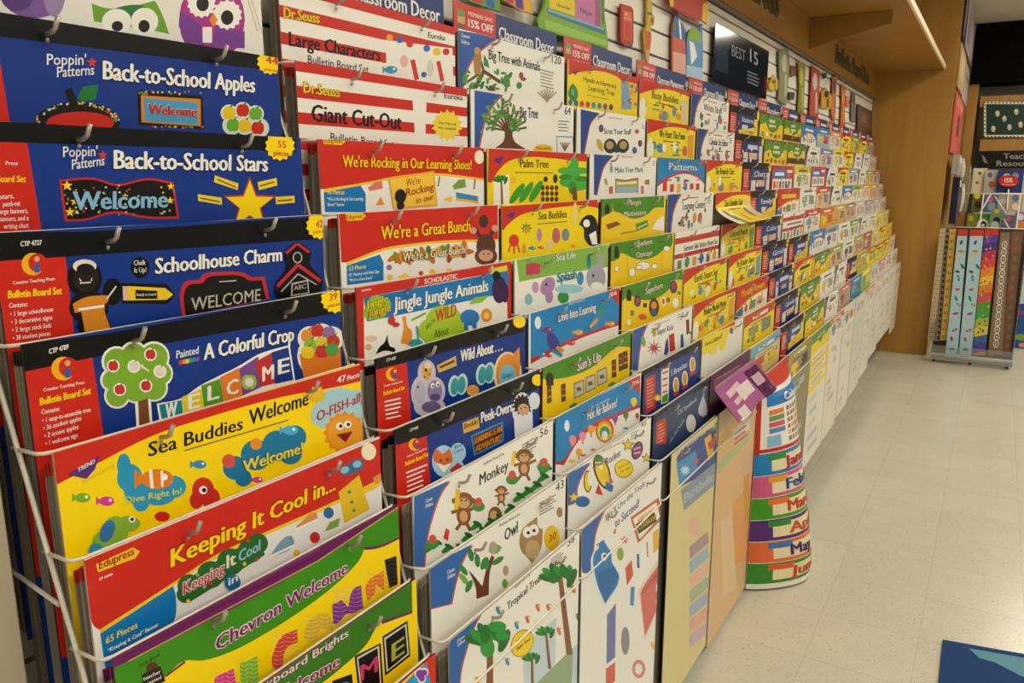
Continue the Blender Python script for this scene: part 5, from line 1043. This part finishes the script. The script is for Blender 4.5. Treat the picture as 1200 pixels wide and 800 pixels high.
cut('wall_hanging', 'red scalloped roof cut-out with yellow gable sides', 'wall decoration', .03, (815,-60,1040,-60,1052,80,1045,142,1010,118,985,122,960,108,930,100,905,84,880,72,855,50,830,42), 'C0402C', Z5,
    [lambda A: A.P('E8C02A',815,-60,840,-60,850,35,828,40).P('E8C02A',1020,20,1045,10,1052,80,1045,142,1012,118).Lq('7A1E14',850,50,1010,122,6)])
cut('pencil_hanging', 'tall red crayon cut-out with blue tip on the slatwall', 'wall decoration', .016, (840,430,842,150,870,55,880,110,915,170,918,440), 'C8604E', Z5,
    [lambda A: A.P('3A6AA8',842,150,870,55,880,110,915,170,915,240,842,210).P('E0A898',842,300,918,320,918,440,842,428).Lq('F0E8DC',880,110,890,230,10).leafy('5A8A3A',848,150,24,1.4)])
cut('pencil_hanging', 'tall blue crayon cut-out with green tip beside the red one', 'wall decoration', .016, (922,450,925,240,940,180,965,160,1000,190,1006,140,1016,140,1020,300,1018,480), '5A90C0', Z5,
    [lambda A: A.P('8AA828',925,240,940,180,965,160,1000,190,1004,260,960,235).P('E8ECE8',940,240,965,250,985,330,950,380).P('A8CCE0',922,380,1018,400,1018,480,922,450)])
# dark glossy poster
A = Art(.022, (3.08, 2.062), .81, .212, '20242C', .004, True, 'x', '15171C').z(*ZH4)
A.part('poster_lettering').P('3A4252',-95,130,-30,150,-30,390,-95,360)
A.T('BEST',-10,290,60,320,60,'8A909A',.02).T('15',85,320,125,345,70,'A8AEB8',.03).lines('7A808A',70,370,140,400,4,8,0,18,18).P('8A2A20',160,395,176,402,176,490,160,485)
po = A.build('wall_poster', 'dark glossy poster on the slatwall catching a ceiling light', 'poster')
for ch in po.children:
    for i, m_ in enumerate(ch.data.materials): ch.data.materials[i] = mat(m_.name.split('_')[1][:6], .10)
HANG = [('gold badge cut-out just past the dark poster','D8B020',(185,440,208,390,232,420,228,465,205,472,188,462),'7A6010'),
 ('tall silvery green pencil strip past the dark poster','8A8A6A',(235,265,285,250,292,330,285,400,272,550,232,520,240,400),'C8C8A0'),
 ('small red and black figure on the slatwall, upper one','8A4A38',(298,340,325,345,322,395,300,400),'2A2420'),
 ('small dark figure on the slatwall, lower one','4A4438',(288,478,318,480,314,520,292,518),'2A2420'),
 ('tall olive pencil strip on the slatwall','8A8A28',(336,318,372,330,368,450,362,610,335,590,342,450),'C8B848'),
 ('tall red pencil strip on the slatwall','B84A38',(408,340,450,372,445,480,438,625,395,600,402,470),'D8C8C0'),
 ('yellow and black warning sign cut-out','C89A20',(458,480,478,455,512,500,508,568,456,560),'2A2418'),
 ('tiny dark bird cut-out near the slatwall top','3A3430',(468,382,486,378,482,402,470,410),'5A5048'),
 ('orange strip with purple top','D07A38',(516,400,540,396,532,490,526,640,508,600,514,480),'4A3A68'),
 ('orange pencil strip','C86A2C',(562,440,582,455,578,560,580,665,556,650,562,540),'E0A060'),
 ('small orange house cut-out','C8582E',(582,500,600,505,598,560,582,552),'E0B090'),
 ('grey tower cut-out','7A7468',(618,480,632,490,634,640,612,625,614,540),'5A5448')]
for lab, cc, ol, c2 in HANG:
    xs = ol[0::2]; ys = ol[1::2]; mx, my = sum(xs)/len(xs), sum(ys)/len(ys); w_, h_ = (max(xs)-min(xs)), (max(ys)-min(ys))
    cut('wall_hanging', lab+' on the far slatwall' if 'slatwall' not in lab else lab, 'wall decoration', .016, ol, cc, ZH4, [lambda A: A.E(c2, mx, my-h_*.2, w_*.22, h_*.16).Lq(c2, mx+w_*.12, my, mx+w_*.1, my+h_*.38, w_*.16)])
cut('wall_poster', 'brown poster beside the end panel', 'poster', .016, (646,540,720,580,718,712,642,690), '5A4030', ZH4, [lambda A: A.P('6E5040',655,570,708,596,708,690,652,672).E('8A6A50',680,620,12,20).Lq('3A2A20',660,660,700,680,6)])
# small things at the very top between the signs
cut('wall_hanging', 'colourful cut-out feet hanging above the second column of signs', 'wall decoration', .03, (865,-40,960,-40,975,50,930,38,905,20,870,0), 'C8A050', (300,0,3), [lambda A: A.P('C83A4A',870,-30,900,-30,905,15,880,5).P('5A3A98',905,-30,935,-30,940,35,915,25).P('E8B030',935,-20,960,-20,968,45,945,38)])
cut('wall_hanging', 'green and red cut-out fringe hanging above the striped packs', 'wall decoration', .03, (745,-40,855,-40,860,42,800,22,750,5), '6A9A48', (300,0,3), [lambda A: A.P('C83A4A',750,-30,790,-30,795,15,755,2).P('3A6AA8',800,-30,830,-30,840,30,812,22)])
# ---------------------------------------------------------------- beyond the end panel
bm = bmnew(); box(bm, .612, 9.94, 2.456, 6.0, 10.38, CEIL-.004); struct(obj('wall_bulkhead', bm, mat('050506', .8, 0, 0, 40, .1)), 'black bulkhead under the far ceiling')
bm = bmnew(); box(bm, .30, 7.60, 0, .596, 10.0, CEIL-.003); struct(obj('wall_end_return', bm, WOOD2), 'side of the end panel running back')
YF = 10.0
def fb(x0, y0, x1, y1, y=YF): a = inv(x0, y0, y=y); b = inv(x1, y1, y=y); return a[0], a[2], b[0], b[2]
ft = empty('display_fixture', (.62, YF+.05, 0)); tag(ft, 'maple display fixture against the far back wall', 'fixture')
def fpart(n, x0, y0, x1, y1, d0, d1, m):
    a = list(fb(x0, y0, x1, y1)); a[2] = inv(x1, y0, y=YF)[0]; bm = bmnew(); box(bm, a[0]-.62, d0, min(a[1], a[3]), a[2]-.62, d1, max(a[1], a[3])); return obj(n, bm, m, ft)
fpart('post', 1137, 88, 1149, 425, -.04, .30, WOOD2); fpart('top_rail', 1149.3, 113, 1330, 119, -.05, .28, WOOD2); fpart('middle_rail', 1149.3, 161, 1330, 176, -.05, .28, WOOD2)
fpart('orange_trim', 1145, 198, 1330, 200.5, -.075, -.052, mat('C8743A', .5)); fpart('back_board', 1149.3, 119.2, 1330, 160.8, .05, .07, WOOD2); fpart('pegboard', 1149.3, 176.2, 1330, 420, .05, .07, mat('D8D4C8', .6))
A = Art(YF-.014, (0, 0), 1, 1, '1E3A2C', .01, True, 'y'); a = fb(1153, 119.6, 1250, 160.4, YF-.014); A.o = (a[0], a[1]); A.W = a[2]-a[0]; A.H = a[1]-a[3]
A.part('scalloped_border').R('E8E2D0',1153,119,1250,160.6).R('1E3A2C',1155.6,122,1250,158)
for k in range(22): A.E('15110E',1153.4+k*4.4,120.3,1.1,.9,0,6).E('15110E',1153.4+k*4.4,159.8,1.1,.9,0,6)
for k in range(8): A.E('15110E',1154,123+k*4.6,.8,1.1,0,6)
A.part('chalk_figures_print')
for x,y in ((1169,133),(1177,139),(1191,131),(1164,151),(1183,149),(1196,146),(1210,135),(1222,146)): A.E('C8C8A8',x,y,2.6,3.6).E('E0D8B0',x+.3,y-1.5,1.6,2)
A.build('chalkboard_sign', 'green chalkboard with white scalloped border above the far fixture', 'sign')
A = Art(YF-.055, (0, 0), 1, 1, '0C0B0B', .012, True, 'y'); a = fb(1146, 177, 1300, 197, YF-.055); A.o = (a[0], a[1]); A.W = a[2]-a[0]; A.H = a[1]-a[3]
A.part('sign_lettering').T('Teacher',1176,186,1216,186,6.5,'A8A49A',.02).T('Resources',1168,194.5,1222,194.5,6.5,'A8A49A',.02).P('8A867C',1150,181,1154,184,1158,192,1153,190)
A.build('fixture_sign', 'black Teacher Resources sign on the far fixture', 'sign')
# packs on the far fixture
BK = [(1141,197,1154,226,'E6DCB8','cream pack with red specks',[('C85A4A',1145,214,2),('6A5A3A',1148,203,2)]),(1155,199,1169,226,'B8B4AC','grey pack with a red picture',[('B85A48',1162,216,4),('5A6A88',1160,205,3)]),(1170,199,1197,226,'28407A','navy pack with white inset',[('C8CCD0',1180,208,5),('8A8A98',1190,206,4)]),
 (1198,199,1216,226,'C8B8A8','pale pack at the right picture edge',[('D85A6A',1205,210,4)]),
 (1140,227,1151,249,'6A6438','olive pack with yellow top',[('D8C82A',1145,229,4),('3A3420',1146,240,4)]),(1153,228,1168,249,'4A6A88','blue pack with pink label',[('D85AA0',1160,233,4),('8AA0B0',1162,242,5)]),(1169,227,1181,246,'A8A49A','grey card in clear film',[('C8C4B8',1175,236,4)]),(1183,227,1197,248,'B8A890','pale pack with blue arc',[('5A7AA8',1190,232,4),('D8D8C8',1190,242,4)]),
 (1134,250,1143,270,'8A8A38','yellow-green small pack',[('C8B838',1138,256,3)]),(1145,250,1160,271,'4A8A3A','green pack with black and white flower',[('E8E4D8',1152,263,7),('1A1614',1152,263,4),('E8E4D8',1152,264,2)]),(1161,245,1175,271,'7AA088','green pack with dotted sheet',[('2A2A28',1168,258,4),('C8D0C8',1166,264,5),('D8CC3A',1168,247,3)]),(1176,252,1188,272,'6A6A80','violet grey pack',[('C85A6A',1182,256,3)]),(1190,248,1203,271,'8A78A0','purple and orange pack',[('E08A3A',1197,264,5),('E8E0F0',1196,254,4)])]
for i, (x0, y0, x1, y1, cc, lab, pr) in enumerate(BK):
    yp = 9.7 if y0 < 226 else (9.3 if y0 < 244 else 8.9)
    yp -= .04*(i % 3)
    A = Art(yp, (0, 0), 1, 1, cc, .012, True, 'y'); a = fb(x0, y0, x1, y1, yp); A.o = (a[0], a[1]); A.W = a[2]-a[0]; A.H = a[1]-a[3]
    for p in pr: A.E(*p)
    bm = bmnew(); xm = A.o[0]+A.W/2-.62; zp = A.o[1]-(.012 if y0 < 226 else .075); tube(bm, [(xm, yp+.0125-YF-.05, zp), (xm, .0495, zp)], .004, 6); obj('peg_hook', bm, STEEL, ft)
    A.build('hanging_pack', lab+' hanging on the far fixture', 'pack', 'packs on the far fixture', flat=True)
A = Art(9.57, (0, 0), 1, 1, 'CF2A22', .01, True, 'y'); A.outline = A.epts(1182, 212, 11.5, 7); a = fb(1170.5, 205, 1193.5, 219, 9.57); A.o = (a[0], a[1]); A.W = a[2]-a[0]; A.H = a[1]-a[3]
A.part('sign_lettering').T('15%',1177.5,213.5,1186.5,213.5,5,WHT,.05).T('OFF EVERYTHING',1174,217,1190,217,1.6,'F2D8D0',.0)
A.build('sale_sign', 'red oval 15% sign on the far fixture', 'sign')
# tilted shelves' wires of the far fixture
t = empty('wire_easel', (1.0, 9.0, 0)); tag(t, 'white wire easel rack in front of the far fixture', 'rack')
for (x0,y0,x1,y1) in ((1161,228,1148,250),(1166,230,1179,250),(1182,222,1180,246),(1176,256,1185,272),(1151,258,1143,268)):
    a = inv(x0,y0,y=8.75); b = inv(x1,y1,y=8.55); bm = bmnew(); tube(bm, [(a[0]-1.0, a[1]-9.0, a[2]), (b[0]-1.0, b[1]-9.0, b[2])], .006, 6); obj('leg_wire', bm, WIRE, t)
for x in (-.13, .16):
    bm = bmnew(); tube(bm, [(x, -.30, .001), (x, -.36, 1.35)], .006, 6); obj('leg_wire', bm, WIRE, t)
bm = bmnew(); tube(bm, [(-.30, -.38, 1.35), (.36, -.38, 1.35)], .006, 6); obj('cross_wire', bm, WIRE, t)
# posters and packs on the side of the end panel
XS = .614
def side_card(name, lab, cat, y0, y1, z0, z1, cc, prints, x=XS):
    A = Art(x, (y0, z1), y1-y0, z1-z0, cc, .01, False, 'x')
    for p in prints: A.P(*p)
    return A.build(name, lab, cat, flat=True)
side_card('side_poster', 'pink poster on the side of the end panel', 'poster', 7.62, 9.1, 1.70, 2.18, 'D8605C', [('4A3A38',40,10,62,10,62,22,40,22),('E88A80',10,3,90,3,90,6,10,6)])
side_card('side_poster', 'beige poster above the pink one on the end panel side', 'poster', 7.60, 8.5, 2.22, 2.55, 'CDA878', [('E0C498',10,5,90,5,90,28,10,28)])
side_card('side_poster', 'white and grey sheet above the pink poster', 'poster', 8.6, 9.6, 2.20, 2.52, 'BDB4A8', [('8A8478',12,8,88,8,88,12,12,12)])
side_card('side_poster', 'large lilac grey poster high on the end panel side', 'poster', 8.1, 9.7, 2.60, 3.0, 'B8AEB0', [('8A8088',10,4,40,4,40,22,10,22),('D0C8C8',50,5,92,5,92,20,50,20)])
side_card('side_poster', 'dark framed poster at the top of the end panel side', 'poster', 7.62, 8.05, 2.58, 3.0, '2A1E28', [('B8A0A8',8,8,30,8,30,90,8,90)])
for i, (y0, y1, z0, z1, cc, lab) in enumerate(((7.62,8.0,1.52,1.68,'A8A49A','clear plastic bag of small white things on the end panel side'),(8.05,8.5,1.46,1.66,'D0B8A8','pinkish clear bag beside the white bag'),(7.6,8.05,1.12,1.50,'1C2238','dark navy pack hanging on the end panel side'),(8.1,8.5,1.20,1.44,'CFC8B8','pale pack behind the dark navy pack'),(9.1,9.5,1.16,1.62,'8A8460','olive pack hanging deepest on the end panel side'))):
    A = Art(XS+.07+.01*i, (y0, z1), y1-y0, z1-z0, cc, .05, False, 'x'); A.R('E8E4DC',12,6,40,18).R('9A5A48',52,10,84,22)
    A.warp = lambda u, v: .02*math.sin(math.pi*u)*math.sin(math.pi*v); A.grid = (5, 5)
    A.build('hanging_pack', lab, 'pack', 'packs on the end panel side', flat=True)
# ---------------------------------------------------------------- border strip stand
YS = 7.36
st = empty('border_stand', (.93, YS, 0)); tag(st, 'clear acrylic floor stand holding long border strips', 'display stand')
gl = bpy.data.materials.new('clear_acrylic'); gl.use_nodes = True; b = gl.node_tree.nodes['Principled BSDF']; b.inputs['Transmission Weight'].default_value = .9; b.inputs['Roughness'].default_value = .08; b.inputs['IOR'].default_value = 1.3; b.inputs['Base Color'].default_value = (.85, .87, .86, 1)
def sp(n, x0, y0, z0, x1, y1, z1, m): bm = bmnew(); box(bm, x0-.93, y0-YS, z0, x1-.93, y1-YS, z1); return obj(n, bm, m, st)
sp('back_panel', .65, YS+.10, .05, 1.215, YS+.108, 1.10, mat('4A443C', .4)); sp('front_lip', .65, YS-.09, .03, 1.215, YS-.086, .15, gl); sp('base_tray', .65, YS-.085, .03, 1.215, YS+.09, .036, gl)
sp('side_panel', .645, YS-.09, .03, .6495, YS+.108, .35, gl); sp('side_panel', 1.2155, YS-.09, .03, 1.22, YS+.108, 1.0, gl)
for x in (.67, .93, 1.19): sp('foot', x-.01, YS-.02, 0, x+.01, YS+.02, .0295, mat('1A1816', .4))
bm = bmnew(); tube(bm, [(-.29, .05, 1.104), (.30, .05, 1.104)], .004, 6); obj('top_wire', bm, WIRE, st)
ZS = (1080,250,4.444)
def strip(lab, top, bot, base, fn, y):
    (x0, y0, x1), (x2, y2, x3) = top, bot
    A = Art(y, (0, 0), 1, 1, base, .004, True, 'y').z(*ZS); A.outline = [(x0, y0), (x1, y0), (x3, y2), (x2, y2)]
    w = [inv(A.ox+p[0]/A.sc, A.oy+p[1]/A.sc, y=y) for p in A.outline]; A.o = (min(p[0] for p in w), max(p[2] for p in w)); A.W = max(p[0] for p in w)-A.o[0]; A.H = A.o[1]-min(p[2] for p in w)
    def at(s, t): ya = y0+(y2-y0)*t; return x0+(x2-x0)*t+((x1-x0)+((x3-x2)-(x1-x0))*t)*s, ya
    fn(A, at); A.build('border_strip', lab, 'border strip', 'border strips in the acrylic stand', flat=True)
def f_grid(A, at):
    for k in range(26): p = at(0, k/26); q = at(1, k/26); A.Lq('8A7458', p[0]+2, p[1]+4, q[0]-2, q[1]+4, 3)
    for s in (.3, .65): p = at(s, 0); q = at(s, .99); A.Lq('A89070', *p, *q, 2.5)
def f_dark(A, at):
    for k in range(20): p = at(.5, k/20+.02); A.E('3A3450', p[0], p[1], 7, 9, 0, 8)
def f_yel(A, at):
    for k in range(14): p = at(.45, k/14+.04); A.E('7A5A20', p[0], p[1], 9, 8, 0, 8).E('E8D088', p[0]+2, p[1], 4, 3, 0, 6)
def f_leaf(A, at):
    p, q, r_, s_ = at(0, 0), at(1, 0), at(1, .05), at(0, .05); A.P('D03A2A', *p, *q, *r_, *s_)
    for k,(t, s, cc, a) in enumerate(((.10,.45,'5A3A98',-1.1),(.17,.5,'C88A28',.1),(.23,.25,'E0C060',.6),(.29,.8,'3A7A50',1),(.33,.35,'8A3A3A',.3),(.38,.5,'2A6AA8',1.4),(.47,.5,'D8502A',0),(.54,.45,'4A8A4A',1.2),(.59,.75,'8A7AA8',.5),(.66,.55,'A84A88',-.2),(.71,.4,'D8A8A0',.9),(.79,.6,'B83A3A',-.4),(.86,.4,'C8302A',1.3),(.94,.5,'2A6A5A',0))):
        x, y = at(s, t); A.E(cc, x, y, 17 if k % 2 else 13, 7, a, 10)
        if k % 3 == 2: A.E('F0CC60', x, y, 6, 3, a, 6)
def f_dye(A, at):
    p, q, r_, s_ = at(0, 0), at(1, 0), at(1, .05), at(0, .05); A.P('C83A2A', *p, *q, *r_, *s_)
    cs = ['5A4AA8','4A3A90','B83A5A','D84A48','E8902A','E8B83A','E07A3A','D84A5A','5A9A3A','4AA048','A8B838','D8C83A','3A6AA8','4A4A98']
    for k, cc in enumerate(cs):
        t0 = .05+k*.067; a, b, c_, d = at(0, t0), at(1, max(.05, t0-.02)), at(1, t0+.05), at(0, min(.995, t0+.067)); A.P(cc, *a, *b, *c_, *d)
        for q in range(4): x, y = at(rn.random()*.8+.1, min(.97, t0+rn.random()*.06)); A.E(cs[(k+q+1) % 14], x, y, 7, 5, rn.random()*3, 8)
def f_chain(A, at):
    for k in range(15): x, y = at(.5, .10+k*.058); A.E('E0DCD0', x, y, 15, 20, .2, 10)
    for k in range(15): x, y = at(.5, .10+k*.058); A.E('15110E', x, y, 10, 14, .2, 8).E('D8D0C0', x, y, 5, 8, .2, 8)
def f_brown(A, at):
    for k in range(12): x, y = at(.5, .06+k*.078); A.E('8A6A50', x, y, 9, 16, .2, 8)
strip('beige plaid border strip, leftmost in the stand', (98, 75, 125), (30, 660, 62), 'C8B690', f_grid, YS)
strip('dark purple border strip beside the beige plaid one', (122, 78, 148), (66, 665, 104), '9A8A78', f_dark, YS+.03)
strip('golden yellow border strip', (148, 80, 180), (98, 660, 130), 'D0A848', f_yel, YS-.01)
strip('light blue leaf border strip next to the yellow one', (190, 85, 240), (122, 745, 186), 'A8CCD8', f_leaf, YS-.045)
strip('light blue leaf border strip next to the tie-dye one', (255, 85, 325), (192, 748, 258), 'A8CCD8', f_leaf, YS-.040)
strip('tie-dye rainbow border strip', (332, 82, 402), (262, 738, 330), 'E0803A', f_dye, YS-.03)
strip('brown border strip with black and white chain', (412, 100, 462), (345, 735, 420), '8A705C', f_chain, YS-.02)
strip('plain brown border strip, rightmost in the stand', (468, 95, 528), (420, 745, 462), '7A5A44', f_brown, YS)
# big blue boxed set right of the stand
A = Art(8.3, (0, 0), 1, 1, '2A5AA0', .05, True, 'y').z(1080,250,4.444); a = fb(1188, 330, 1240, 414, 8.3); A.o = (a[0], a[1]); A.W = a[2]-a[0]; A.H = a[1]-a[3]
A.R('C8D8E0',470,355,800,470).R('C83A3A',470,510,800,525).leafy('8AA838',520,645,40,.1).E('E8A060',525,685,20,12)
A.build('picture_panel', 'blue picture panel standing at the right edge behind the stand', 'panel', flat=True)
